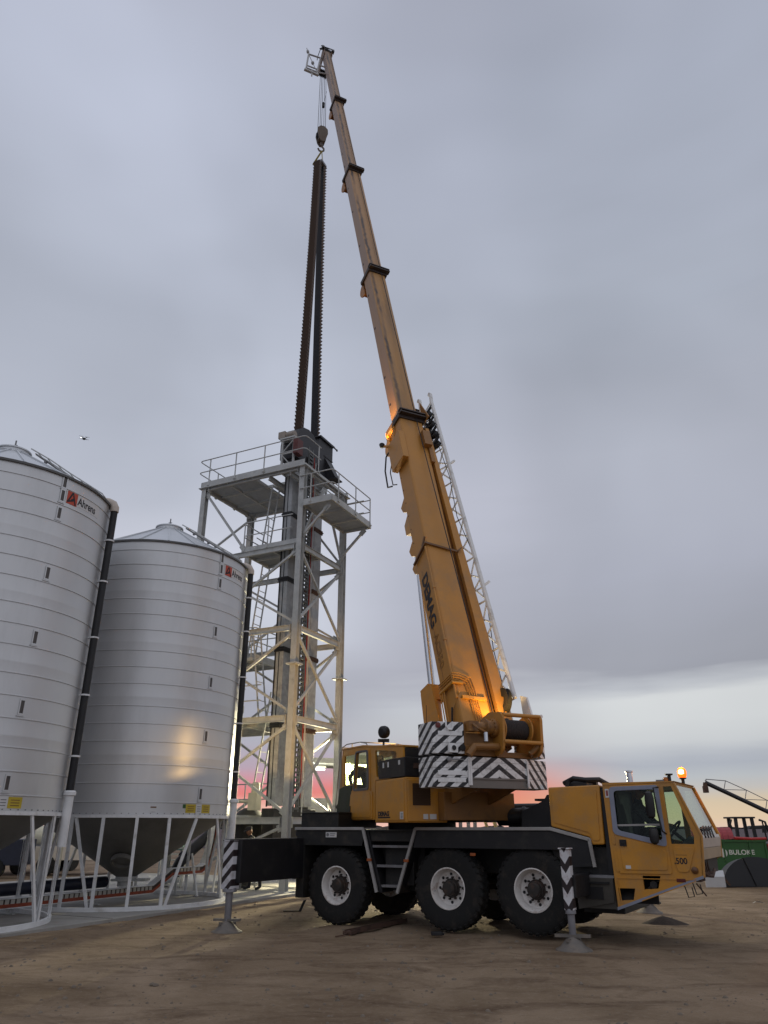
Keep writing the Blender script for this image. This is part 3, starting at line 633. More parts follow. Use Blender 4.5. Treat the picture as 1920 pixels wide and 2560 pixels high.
prof = [(.42, 14.40), (1.06, 14.40), (1.10, 14.72), (2.08, 14.72), (2.12, 14.40), (2.74, 14.40), (2.74, 15.02), (3.06, 15.42), (3.06, 16.05), (2.08, 16.05), (1.98, 15.70)] + [(1.22 + .76 * cos(t), 15.28 + .66 * sin(t)) for t in [rad(x) for x in (35, 60, 90, 120, 150, 180)]] + [(.42, 15.0)]
m = MB(); m.pxz(prof, .62, 1.36); hd = m.obj('head', HEADM, elev, bevel=.01)
m = MB(); m.box((2.0, .56, 16.05), (3.12, 1.42, 16.10)); m.box((2.0, .55, 16.0), (3.13, .575, 16.04)); m.obj('head_lid', HEADM, hd)
for b in (.60, 1.38): m = MB(); m.bar((3.12, b, 16.08), (3.34, b, 16.06), .05, .03); m.lathe([(.05, -.015), (.05, .015), (.02, .015), (.02, -.015), (.05, -.015)], 12, (3.36, b, 16.06), (0, 1, 0)); m.obj('lifting_lug', HEADM, hd)
m = MB(); P0 = [(2.42, .64), (3.02, .64), (3.02, 1.1), (2.42, 1.1)]; P1 = [(2.62, .18), (3.0, .18), (3.0, .56), (2.62, .56)]
m.hexa([(x, y, 14.40) for x, y in P1] + [(x, y, 15.35) for x, y in P0]); ch = m.obj('discharge_chute', HEADM, hd)
m = MB(); m.hexa([(x + (.05 if x > 2.8 else -.05), y + (.05 if y > .3 else -.05), 14.36) for x, y in P1] + [(x + (.05 if x > 2.8 else -.05), y + (.05 if y > .3 else -.05), 14.40) for x, y in P1]); m.hexa([(x + (.04 if x > 2.8 else -.04), y + (.04 if y > .9 else -.04), 15.35) for x, y in P0] + [(x + (.04 if x > 2.8 else -.04), y + (.04 if y > .9 else -.04), 15.39) for x, y in P0]); [q.obj('chute_flange', HEADM, ch) for q in split(m)]
m = MB()
for b in (.62, 1.12): m.bar((.22, b, 13.8), (.22, b, 15.1), .07, .07)
m.bar((.22, .62, 14.5), (.22, 1.12, 14.5), .05); m.bar((.22, .62, 13.85), (.22, 1.12, 14.45), .04); m.bar((.22, .62, 15.05), (.22, 1.12, 14.55), .04); m.box((.12, .55, 15.08), (.42, 1.2, 15.14))
ds = m.obj('drive_stand', GAL, elev)
m = MB(); m.tube([(.27, .62, 15.28), (.27, 1.05, 15.28)], .13, 12); m.box((.12, .98, 15.15), (.42, 1.28, 15.42)); m.obj('drive_motor', mat('worn motor paint', (.30, .26, .22), .6), ds, smooth=SM)
m = MB(); m.box((.05, .35, 14.35), (.42, .55, 14.95)); m.obj('drive_guard', mat('dark red guard', (.10, .018, .015), .5), ds)
m = MB(); m.box((.25, 1.30, 2.25), (.52, 1.62, 2.75)); m.lathe([(.13, 0), (.13, .3), (.08, .34)], 14, (.40, 1.46, 2.72)); m.tube([(.3, 1.4, 2.5), (.3, 2.5, 2.5)], .045, 8); m.obj('boot_gearbox', CREAM, elev, bevel=.01)

# ---------------------------------------------------------------- hanging belt of buckets, sling, hook block
HOOKX = TN + A * 1.59 + BL * .93
belt = thing('bucket_belt', 'long loop of brown buckets on black belt hanging from the hook into the elevator head', 'bucket belt', TN, TRZ)
BT = 30.55
m = MB(); m.hexa([(-.155, -.11, -.085), (.155, -.11, -.085), (.155, .0, -.085), (-.155, .0, -.085), (-.165, -.20, .045), (.165, -.20, .045), (.165, .0, .045), (-.165, .0, .045)]); bme = m.mesh('bucket', BUCK)
m = MB()
for x in (-.12, -.04, .04, .12): m.lathe([(.012, 0), (.012, .008), (0, .01)], 6, (x, .018, 0), (0, 1, 0))
bolt_me = m.mesh('bucket_bolts', PLATE)
def strand(nm, a_top, a_bot, z_bot, sgn, tw0, bow):
    n = 84; pts = []
    for k in range(n + 1):
        f = k / n; pts.append((V((a_top + (a_bot - a_top) * f ** 1.25 + bow * sin(pi * f), .93, BT + (z_bot - BT) * f)), tw0 * (1 - f)))
    vs = []; fs = []
    for p, tw in pts:
        u = V((sgn * sin(tw) * 1.0, cos(tw), 0)) * .155; nn = V((cos(tw), -sgn * sin(tw), 0)) * .010
        vs += [p - u - nn, p + u - nn, p + u + nn, p - u + nn]
    for k in range(n):
        for e in range(4): fs.append((k * 4 + e, k * 4 + (e + 1) % 4, k * 4 + 4 + (e + 1) % 4, k * 4 + 4 + e))
    m = MB(); m.add(vs, fs); b = m.obj(nm, BELT, belt)
    for k in range(n):
        p, tw = pts[k]; p2 = pts[k + 1][0]; c = (p + p2) / 2; t = (p - p2).normalized()
        y = V((-sgn * cos(tw), sin(tw), 0)) if sgn < 0 else V((-cos(tw), sgn * sin(tw), 0)); y = (y - t * y.dot(t)).normalized(); x = y.cross(t)
        o = bpy.data.objects.new('bucket', bme); COL.objects.link(o); o.parent = b
        o.matrix_local = M(((x.x, y.x, t.x, c.x - y.x * .012), (x.y, y.y, t.y, c.y - y.y * .012), (x.z, y.z, t.z, c.z), (0, 0, 0, 1)))
        if k % 2 == 0:
            q = bpy.data.objects.new('bucket_bolts', bolt_me); COL.objects.link(q); q.parent = b; q.matrix_local = o.matrix_local.copy(); q['kind'] = 'stuff'
strand('near_belt', 1.44, 1.02, 15.5, -1, .0, .02)
strand('far_belt', 1.70, 2.08, 15.9, 1, .35, .0)
m = MB(); m.box((1.40, .74, BT - .02), (1.78, 1.12, BT + .16)); m.box((1.36, .72, BT + .0), (1.82, .76, BT + .1)); m.obj('belt_clamp', STL, belt)
hk = thing('hook_block', 'crane hook block hanging on five ropes above the bucket belt', 'hook block', HOOKX + V((0, 0, 32.2)), rad(20))
m = MB(); m.pxz([(-.24, .62), (-.26, .35), (-.17, -.05), (-.06, -.22), (.06, -.22), (.17, -.05), (.26, .35), (.24, .62), (.10, .78), (-.10, .78)], -.20, -.165); m.pxz([(-.24, .62), (-.26, .35), (-.17, -.05), (-.06, -.22), (.06, -.22), (.17, -.05), (.26, .35), (.24, .62), (.10, .78), (-.10, .78)], .165, .20)
m.box((-.16, -.16, .0), (.16, .16, .12)); m.obj('side_plates', mat('hook block paint', (.13, .10, .075), .6, 0, .2, 5, (.1, .06, .04), .4), hk)
for y in (-.09, 0, .09): m = MB(); m.lathe([(.25, -.035), (.20, -.012), (.20, .012), (.25, .035), (.06, .035), (.06, -.035), (.25, -.035)], 24, (0, y, .42), (0, 1, 0)); m.obj('sheave', BLK, hk)
m = MB(); m.tube([(0, 0, -.1), (0, 0, -.34)], .055, 10); m.tube([(0, 0, -.30), (.05, 0, -.40), (.13, 0, -.50), (.13, 0, -.62), (.03, 0, -.72), (-.09, 0, -.70), (-.15, 0, -.58)], .045, 9); m.obj('hook', mat('hook steel', (.16, .13, .11), .6, .2), hk, smooth=SM)
sl = thing('lifting_sling', 'yellow webbing sling looped over the crane hook', 'sling', HOOKX)
m = MB()
hp = V((.02, 0, 31.50))
for q in (V((-.36, -.02, BT + .05)), V((.10, .0, BT + .05))):
    m.bar(hp, q, .075, .02, (1, 0, 0)); m.bar(hp + V((.03, 0, 0)), q + V((.03, .02, 0)), .06, .02, (1, 0, 0))
m.obj('webbing', SLING, sl)
# ---------------------------------------------------------------- mobile crane: carrier (local x forward, -y is the side facing the camera)
CB = V((-.375, 17.608, 0)); CRZ = rad(-31)
CM = M.Translation(CB) @ M.Rotation(CRZ, 4, 'Z')
crane = thing('mobile_crane', 'yellow three-axle mobile crane with raised telescopic boom and striped counterweight', 'crane', CB, CRZ)
Y = -1.3                               # near side plane
m = MB(); m.box((-1.0, -.50, .95), (5.4, .50, 1.50)); m.box((-1.0, -1.22, 1.50), (4.7, 1.22, 1.70)); m.box((-1.25, -.5, .75), (-.7, .5, 1.62)); m.box((4.6, -1.15, .9), (5.66, 1.15, 1.45)); m.box((5.0, -.9, .42), (5.7, .9, .9))
for s in (0, 2.6, 4.2): m.tube([(s, -1.0, .72), (s, 1.0, .72)], .13, 10); m.lathe([(.02, -.24), (.2, -.16), (.24, 0), (.2, .16), (.02, .24)], 14, (s, 0, .72), (1, 0, 0)); m.box((s - .08, -.6, .75), (s + .08, -.5, 1.2)); m.box((s - .08, .5, .75), (s + .08, .6, 1.2))
m.tube([(-.6, 0, .8), (4.4, 0, .8)], .06, 8); m.box((1.1, -1.05, .72), (1.75, -.5, 1.45)); m.box((.9, -.5, .6), (1.9, .5, 1.0))
frame = m.obj('carrier_frame', DRK, crane, bevel=.012)
# wheels
def wheel_meshes():
    m = MB(); P = [(.345, -.15), (.36, -.175), (.50, -.19), (.60, -.185), (.665, -.165), (.69, -.14)] + [(.69, .14), (.665, .165), (.60, .185), (.50, .19), (.36, .175), (.345, .15)]
    m.lathe(P, 56, (0, 0, 0), (0, 1, 0))
    for k in range(34):
        a = 2 * pi * k / 34
        for sg in (-1, 1):
            aa = a + (.09 if sg > 0 else 0); c = V((cos(aa), 0, sin(aa))); tn = V((-sin(aa), 0, cos(aa)))
            m.bar(c * .694 + V((0, sg * .025, 0)), c * .688 + V((0, sg * .155, 0)) + tn * .045, .062, .030, c); m.bar(c * .688 + V((0, sg * .15, 0)) + tn * .045, c * .655 + V((0, sg * .176, 0)) + tn * .06, .062, .02, c)
    ty = m.mesh('wheel', RUB, SM)
    m = MB(); m.lathe([(.345, .16), (.345, -.15), (.355, -.178), (.335, -.182), (.325, -.165), (.318, -.13), (.30, -.10), (.285, -.02), (.26, .0), (.15, .012), (.15, .03), (.345, .16)], 48, (0, 0, 0), (0, 1, 0)); ri = m.mesh('rim', RIM, SM)
    m = MB(); m.lathe([(.165, .02), (.165, -.02), (.15, -.03), (.14, -.07), (.125, -.075), (.12, -.16), (.10, -.18), (0, -.185)], 28, (0, 0, 0), (0, 1, 0))
    for k in range(10): a = 2 * pi * (k + .5) / 10; m.lathe([(.018, .02), (.018, -.055), (.012, -.06), (0, -.06)], 6, (.185 * cos(a), 0, .185 * sin(a)), (0, 1, 0))
    hb = m.mesh('hub', mat('greasy hub', (.035, .03, .027), .6, .1, .3, 9, (.10, .05, .03), .4, 8), SM)
    m = MB()
    for k in range(8): a = 2 * pi * k / 8 + .2; m.lathe([(.027, 0), (.027, -.004), (0, -.004)], 12, (.238 * cos(a), -.003, .238 * sin(a)), (0, 1, 0))
    ho = m.mesh('rim_holes', BLK)
    m = MB(); m.tube([(.27, -.11, .1), (.29, -.15, .11)], .008, 6); vl = m.mesh('valve', PLATE)
    return ty, (('rim', ri), ('hub', hb), ('rim_holes', ho), ('valve', vl))
tyre_me, subs = wheel_meshes()
for s, z in ((.05, .685), (2.56, .715), (4.23, .745)):
    for sg in (-1, 1):
        w = bpy.data.objects.new('wheel', tyre_me); COL.objects.link(w); w.parent = crane; w.location = (s, sg * 1.06, z); w.rotation_euler = (0, s * 1.3, 0 if sg < 0 else pi)
        for nm, me in subs: o = bpy.data.objects.new(nm, me); COL.objects.link(o); o.parent = w
# near and far side skirts with pale trim
for sg in (-1, 1):
    y0, y1 = sg * 1.30, sg * 1.27
    m = MB(); m.pxz([(-.96, 1.72), (.76, 1.72), (.70, 1.42), (-.90, 1.42)], y0, y1); m.box((-.96, y0, 1.69), (1.95, sg * .5, 1.72)); m.box((-.94, y1, .43), (-.74, sg * .72, 1.42)); m.obj('fender', DRK, crane)
    m = MB(); m.pxz([(1.96, 1.72), (4.66, 1.72), (5.30, 1.55), (5.34, 1.15), (4.98, 1.13), (4.95, 1.40), (1.88, 1.40)], y0, y1); m.box((1.95, y0, 1.69), (4.66, sg * .5, 1.72)); m.obj('fender', BLK, crane)
    yy = y0 + sg * .012
    for pts in (((-.98, 1.735), (.74, 1.735)), ((.73, 1.74), (1.06, .60)), ((1.94, 1.74), (1.52, .60)), ((1.93, 1.735), (4.66, 1.735)), ((4.64, 1.74), (5.345, 1.565)), ((5.335, 1.58), (5.385, 1.14))):
        m = MB(); m.bar((pts[0][0], yy, pts[0][1]), (pts[1][0], yy, pts[1][1]), .055, .05, (0, 1, 0)); m.obj('fender_trim', TRM, crane, bevel=.006)
    m = MB(); m.pxz([(.72, 1.70), (.82, 1.70), (1.16, .60), (1.08, .60)], sg * 1.26, sg * .85); m.pxz([(1.86, 1.70), (1.96, 1.70), (1.54, .60), (1.46, .60)], sg * 1.26, sg * .85); m.box((.78, sg * .88, .62), (1.9, sg * .8, 1.6)); m.obj('ladder_well', BLK, crane)
    for z, x0, x1 in ((1.42, .92, 1.78), (1.07, 1.02, 1.66), (.72, 1.12, 1.54)): m = MB(); m.box((x0, sg * 1.24, z - .012), (x1, sg * 1.0, z + .012)); m.box((x0, sg * 1.245, z - .03), (x1, sg * 1.23, z + .014)); m.obj('step', STL, crane)
    m = MB(); m.box((-.19, y0 + sg * .006, 1.57), (.08, y0, 1.67)); sgn = m.obj('plate_sign', STK, crane)
    m = MB(); m.lathe([(.034, 0), (.034, .003), (0, .003)], 16, (-.14, y0 + sg * .006, 1.62), (0, sg, 0)); m.box((-.08, y0 + sg * .009, 1.63), (.05, y0, 1.645)); m.box((-.08, y0 + sg * .009, 1.60), (.03, y0, 1.612)); m.obj('print', STL, sgn)
    for x, z in ((.90, 1.17), (1.74, 1.17), (3.15, 1.30)): m = MB(); m.box((x - .05, yy + sg * .045, z - .025), (x + .05, yy, z + .025)); m.obj('side_reflector', mat('amber reflector', (.35, .09, .02), .3), crane, bevel=.006)
    m = MB(); m.box((5.0, y0, .98), (5.68, sg * .75, 1.02)); m.obj('locker_step', STL, crane)
    m = MB(); m.pxz([(5.02, .98), (5.66, .98), (5.64, .62), (5.04, .50)], y0 + sg * .0, y0 - sg * .02); m.box((5.03, y0 - sg * .03, .52), (5.66, sg * .7, .97)); lk = m.obj('locker', mat('battery locker', (.055, .050, .042), .6, 0, .25, 4), crane)
    m = MB(); m.box((5.18, y0 + sg * .015, .66), (5.48, y0, .84)); m.bar((5.1, y0 + sg * .02, .9), (5.6, y0 + sg * .02, .91), .03); m.obj('locker_latch', BLK, lk)
# deck clutter between turret and engine box
m = MB(); m.tube([(2.98, .55, 2.14), (3.95, .55, 2.14)], .075, 14); m.obj('exhaust_silencer', mat('dark silencer', (.03, .035, .042), .45, .2), crane, smooth=SM)
m = MB(); m.tube([(3.26, -.25, 1.95), (4.1, -.25, 1.95)], .165, 18); m.lathe([(.165, 0), (.185, .02), (.185, .06), (.165, .08)], 18, (3.75, -.25, 1.95), (1, 0, 0)); m.obj('air_tank', BLK, crane, smooth=SM)
m = MB(); m.pxz([(3.9, 1.72), (4.68, 1.72), (4.68, 2.32), (4.45, 2.32), (4.38, 2.22), (3.95, 2.04)], -.75, .9); m.box((4.15, -.6, 2.22), (4.55, -.2, 2.26)); m.tube([(3.3, .2, 1.85), (3.9, .2, 1.85)], .12, 12); m.obj('air_intake', BLK, crane)
# engine box
EB = [(4.67, 1.775), (4.67, 2.42), (5.60, 2.44), (5.58, 1.49), (5.37, 1.485), (5.345, 1.60)]
m = MB(); m.pxz(EB, -1.29, 1.29); eb = m.obj('engine_box', YEL, crane, bevel=.02)
m = MB(); e2 = rpoly([(4.73, 1.84), (4.73, 2.36), (5.54, 2.38), (5.52, 1.55), (5.40, 1.545), (5.37, 1.67)], .05); m.pxz(e2, -1.305, -1.28); m.obj('side_panel', YEL, eb, bevel=.012)
m = MB(); m.box((4.9, -1.0, 2.42), (5.3, -.2, 2.50)); m.tube([(4.85, -.9, 2.5), (5.05, -.95, 2.58), (5.25, -.9, 2.55), (5.45, -.7, 2.56), (5.6, -.6, 2.46)], .045, 8); m.tube([(4.8, -.5, 2.52), (5.35, -.5, 2.53)], .07, 10); m.box((4.95, -1.1, 2.42), (5.0, -1.0, 2.55)); m.obj('roof_hoses', BLK, eb, smooth=SM)
m = MB(); m.box((5.60, -1.25, 1.0), (5.68, 1.25, 2.40)); m.obj('cab_gap_seal', BLK, crane)
# carrier cab: shell sides with openings, roof, floor, slanted front
CW0, CW1 = -1.30, .60
SIDE = [(5.66, 2.43), (6.83, 2.45), (7.15, 1.62), (7.125, 1.28), (7.085, 1.03), (5.70, .53)]
DOORW = [(5.80, 2.36), (6.57, 2.38), (6.585, 1.51), (5.79, 1.68)]; QUART = [(6.67, 2.385), (6.80, 2.39), (7.045, 1.64), (7.03, 1.51), (6.675, 1.51)]
V1 = [(6.15, 1.03), (6.44, 1.035), (6.38, .85), (6.155, .83)]; V2 = [(5.735, .835), (6.01, .84), (5.965, .67), (5.745, .655)]
m = MB(); m.pxz(SIDE, CW0, CW0 + .05, (DOORW, QUART, V1, V2)); cab = m.obj('carrier_cab', YEL, crane)
m = MB(); m.pxz([(5.66, 2.43), (6.83, 2.45), (7.15, 1.62), (7.125, 1.28), (6.6, 1.0), (5.68, 1.0)], CW1 - .05, CW1, (DOORW, QUART)); m.obj('far_wall', YEL, cab)
m = MB(); m.pxz([(5.66, 2.43), (6.83, 2.45), (6.86, 2.47), (5.66, 2.47)], CW0 - .012, CW1 + .01); m.pxz([(5.66, 2.43), (6.83, 2.45), (6.82, 2.40), (5.66, 2.38)], CW0 + .051, CW1 - .051); m.obj('cab_roof', YEL, cab)
m = MB(); m.box((5.665, CW0 + .05, 1.0), (5.70, CW1 - .05, 2.38)); m.box((5.70, CW0 + .05, 1.05), (7.05, CW1 - .05, 1.10)); m.pxz([(6.70, 1.1), (7.05, 1.1), (7.08, 1.55), (6.95, 1.62), (6.80, 1.5)], CW0 + .06, CW1 - .06); m.obj('cab_interior', BLK, cab)
m = MB(); m.hexa([(5.70, CW0 + .05, .56), (7.06, CW0 + .05, 1.04), (7.06, CW0 + .35, 1.04), (5.70, CW0 + .35, .99), (5.70, CW0 + .05, .58), (7.06, CW0 + .05, 1.05), (7.06, CW0 + .35, 1.05), (5.70, CW0 + .35, 1.01)]); m.obj('belly_panel', DRK, cab)
m = MB(); m.pxz([(5.69, .555), (7.09, 1.06), (7.10, 1.02), (5.69, .51)], CW0 - .008, CW0 + .03); m.obj('lower_edge_trim', BLU, cab)
def slope(p, q, nm, mt, off=.0, t=.02, y0=CW0 + .03, y1=CW1 - .03, bev=0):
    d = (V((q[0] - p[0], 0, q[1] - p[1]))).normalized(); n = V((-d.z, 0, d.x)); n = n if n.x > 0 else -n
    P, Q = V((p[0], 0, p[1])), V((q[0], 0, q[1])); a = [P + n * off, Q + n * off, Q + n * (off - t), P + n * (off - t)]
    m = MB(); m.hexa([(v.x, y0, v.z) for v in a] + [(v.x, y1, v.z) for v in a]); return m.obj(nm, mt, cab, bevel=bev)
ws = slope((6.845, 2.41), (7.138, 1.65), 'windscreen', GLSW)
slope((7.14, 1.645), (7.155, 1.60), 'cowl', mat('pale cowl', (.55, .50, .46), .5), .012)
slope((7.156, 1.60), (7.143, 1.455), 'nose_panel', mat('nose upper panel', (.50, .42, .36), .45), .014, bev=.004)
slope((7.1425, 1.45), (7.128, 1.285), 'lower_nose', mat('nose lower panel', (.40, .30, .20), .45), .012, bev=.004)
for y in (CW0 + .025, CW1 - .025): m = MB(); m.bar((6.84, y, 2.44), (7.15, y, 1.63), .05, .05, (0, 1, 0)); m.bar((7.15, y, 1.64), (7.09, y, 1.03) if y < 0 else (7.127, y, 1.27), .05, .05, (0, 1, 0)); m.obj('front_pillar', YEL, cab, bevel=.008)
for k, y in enumerate((-1.0, -.72, -.44, -.16)):
    m = MB(); p = V((7.168, y, 1.62)); m.bar(p, (7.125, y + .14, 1.735), .022); m.bar((7.128, y - .04, 1.725), (7.112, y + .30, 1.772), .018, .026); m.lathe([(.035, 0), (.03, .03), (0, .035)], 10, p - V((.02, 0, 0)), (1, 0, .3)); m.obj('wiper', BLK, cab)
m = MB(); m.pxz(DOORW, CW0 + .018, CW0 + .024); m.obj('door_glass', GLS, cab)
m = MB(); m.pxz(QUART, CW0 + .018, CW0 + .024); m.obj('quarter_glass', GLS, cab)
m = MB(); m.pxz(DOORW, CW1 - .024, CW1 - .018); m.pxz(QUART, CW1 - .024, CW1 - .018); m.obj('far_glass', GLS, cab)
# door leaf
DO = rpoly([(5.765, 2.42), (6.615, 2.43), (6.63, 1.065), (5.79, 1.055)], .04); m = MB(); m.pxz(DO, CW0 - .018, CW0 - .002, [rpoly(DOORW, .05)]); door = m.obj('cab_door', YEL, cab, bevel=.006)
m = MB(); m.pxz(rpoly([(5.77, 2.40), (6.60, 2.415), (6.615, 1.46), (5.76, 1.655)], .07), CW0 - .034, CW0 - .016, [rpoly([(5.845, 2.335), (6.535, 2.345), (6.555, 1.555), (5.845, 1.715)], .06)]); m.obj('window_seal', BLU, door, bevel=.006)
m = MB(); m.pxz(rpoly([(5.845, 1.60), (6.30, 1.51), (6.595, 1.40), (6.575, 1.12), (5.86, 1.11)], .05), CW0 - .030, CW0 - .016); m.obj('door_panel', YEL, door, bevel=.01)
m = MB(); m.box((5.855, CW0 - .05, 1.47), (5.965, CW0 - .028, 1.57)); m.box((5.87, CW0 - .065, 1.51), (5.95, CW0 - .05, 1.53)); m.obj('door_handle', BLK, door)
m = MB(); m.box((5.91, CW0 - .036, 1.13), (5.99, CW0 - .03, 1.18)); m.obj('door_sticker', STK, door)
m = MB(); m.bar((5.84, CW0 + .01, 1.79), (6.54, CW0 + .01, 1.80), .03, .025, (0, 1, 0)); m.obj('slider_bar', TRM, door)
m = MB(); m.pxz(rpoly([(6.69, 1.465), (7.03, 1.46), (6.89, 1.10), (6.72, 1.10)], .05), CW0 - .016, CW0 - .002); num = m.obj('number_panel', YEL, cab, bevel=.008)
text('fleet_number', '.500', .125, basis((1, 0, 0), (0, 0, 1), (6.685, CW0 - .018, 1.22)), INK, num, .001, .003, 0, .95)
m = MB(); m.box((6.72, CW0 - .018, 1.345), (6.90, CW0 - .015, 1.352)); m.obj('small_print', INKB, num)
m = MB(); m.pxz(rpoly([(5.70, 2.36), (5.765, 2.36), (5.78, 1.50), (5.72, 1.50)], .012), CW0 - .012, CW0 - .001); m.obj('pillar_panel', YEL, cab, bevel=.005)
m = MB(); m.pxz(rpoly([(5.73, 1.47), (5.785, 1.47), (5.79, 1.08), (5.745, 1.08)], .012), CW0 - .012, CW0 - .001); m.obj('pillar_panel', YEL, cab, bevel=.005)
m = MB(); m.box((5.70, CW0 - .022, 2.23), (5.765, CW0 - .012, 2.37)); st = m.obj('pillar_sticker', STK, cab)
m = MB(); m.box((5.715, CW0 - .024, 2.255), (5.75, CW0 - .021, 2.345)); m.obj('print', mat('dull red print', (.24, .05, .05), .5), st)
LO = rpoly([(5.735, 1.00), (7.04, 1.00), (6.98, .985), (6.05, .65), (5.755, .62)], .02)
m = MB()
for p, q in (((5.74, .985), (6.98, .995)), ((5.745, .97), (5.77, .62)), ((6.10, .665), (6.97, .975))): m.bar((p[0], CW0 - .004, p[1]), (q[0], CW0 - .004, q[1]), .012, .014, (0, 1, 0))
m.obj('pressed_edge', YEL, cab)
m = MB(); m.box((5.72, CW0 + .28, .6), (6.30, CW0 + .32, .74)); m.box((5.75, CW0 + .05, .64), (6.05, CW0 + .28, .66)); m.bar((6.2, CW0 + .10, .84), (6.42, CW0 + .18, 1.0), .03); m.tube([(6.3, CW0 + .2, .9), (6.3, CW0 + .05, .9)], .06, 10); m.obj('behind_vents', BLK, cab)
m = MB(); m.box((6.68, CW0 - .012, .955), (6.82, CW0 - .001, 1.005)); m.obj('side_lamp', mat('dark red lens', (.10, .012, .008), .3), cab, bevel=.005)
m = MB(); m.lathe([(.055, 0), (.05, .03), (.02, .045), (0, .046)], 14, (6.98, CW0 - .001, 1.13), (0, -1, 0)); m.obj('indicator_lamp', mat('amber smoked lens', (.12, .05, .015), .3), cab, smooth=SM)
for x in (6.77, 6.90): m = MB(); z = .55 + (x - 5.7) * .36; m.tube([(x - .03, CW0 + .2, z), (x + .02, CW0 + .2, z - .21), (x + .11, CW0 + .2, z - .19), (x + .09, CW0 + .2, z - .06)], .009, 6); m.obj('tie_hook', BLK, cab)
m = MB()
for y in (-1.05, -.9, -.75, -.55): m.bar((7.05, y, 1.26), (7.08, y, 1.02), .03); m.bar((7.06, y, 1.1), (7.11, y + .1, 1.05), .025)
m.box((6.9, -1.2, 1.0), (7.02, .3, 1.28)); m.tube([(7.05, -1.0, 1.05), (7.12, -.6, 1.02), (7.1, -.2, 1.1)], .03, 6); m.tube([(6.9, -.9, .92), (7.02, -.85, .74)], .012, 5); m.box((6.6, -1.0, .95), (7.0, -.6, 1.0)); m.obj('tow_gear', RST, cab)
m = MB()
for z, h in ((2.1, .20), (1.63, .12)): m.lathe([(.02, -h - .01), (.062, -h + .02), (.075, -h * .5), (.075, h * .5), (.062, h - .02), (.02, h + .01)], 12, (6.47, CW0 - .22, z), (0, 0, 1))
mi = m.obj('mirror', BLK, cab, smooth=SM)
m = MB(); m.tube([(6.60, CW0 - .0, 2.38), (6.55, CW0 - .18, 2.36), (6.57, CW0 - .2, 2.0), (6.60, CW0 - .18, 1.70), (6.62, CW0 + .0, 1.66)], .014, 6); m.obj('mirror_arm', BLK, mi)
m = MB(); m.tube([(6.0, -.7, 2.44), (6.0, -.7, 2.66)], .055, 14); m.lathe([(.055, 0), (.07, .01), (.07, .03), (.02, .045), (0, .05)], 14, (6.0, -.7, 2.66)); m.obj('exhaust_stack', CHR, crane, smooth=SM)
m = MB(); m.box((6.05, -.95, 2.47), (6.45, -.6, 2.485)); m.box((6.55, -1.2, 2.47), (6.68, -1.1, 2.50)); m.obj('roof_plate', STL, cab)
for y in (-1.12, .10):
    m = MB(); m.lathe([(.03, 0), (.03, .10), (.065, .11), (.065, .13)], 14, (6.76, y, 2.465)); bc = m.obj('beacon', BLK, cab, smooth=SM)
    if y > 0:
        m = MB(); m.lathe([(.062, .13), (.080, .17), (.082, .24), (.062, .285), (.02, .31), (0, .312)], 16, (6.76, y, 2.465)); m.obj('beacon_dome', E_BEAC, bc, smooth=SM)
        m = MB(); m.lathe([(0, -.055), (.05, -.03), (.05, .03), (0, .055)], 14, (6.76, y - .052, 2.69)); m.obj('beacon_core', E_BEAH, bc, smooth=SM)
        bx = CM @ V((6.76, y, 2.92)); light('beacon_light', 'POINT', bx, 26, (1, .34, .04), .07)
    else:
        m = MB(); m.lathe([(.05, .0), (.05, .05), (.03, .07), (0, .075)], 12, (6.70, y, 2.47)); m.obj('beacon_dome', mat('amber lens', (.5, .16, .02), .25), bc, smooth=SM)
def seat(par, x, y, z, yaw=0, nm='seat'):
    m = MB(); m.pxz(rrect(-.25, 0, .25, .14, .05), -.24, .24); m.pxz([(-.30, .10), (-.17, .10), (-.27, .72), (-.37, .72)], -.23, .23); m.pxz([(-.38, .72), (-.29, .72), (-.31, .90), (-.38, .90)], -.13, .13); m.box((-.15, -.15, -.3), (.15, .15, 0))
    o = m.obj(nm, SEATM, par, bevel=.03); o.location = (x, y, z); o.rotation_euler = (0, 0, yaw); return o
seat(cab, 6.05, -.75, 1.42, 0, 'driver_seat')
m = MB(); m.lathe([(.20 + .018 * cos(t), .018 * sin(t)) for t in [2 * pi * k / 8 for k in range(9)]], 24, (6.62, -.75, 1.70), (-.75, 0, .66)); m.tube([(6.62, -.75, 1.70), (6.85, -.75, 1.5)], .03, 8); m.obj('steering_wheel', BLK, cab)
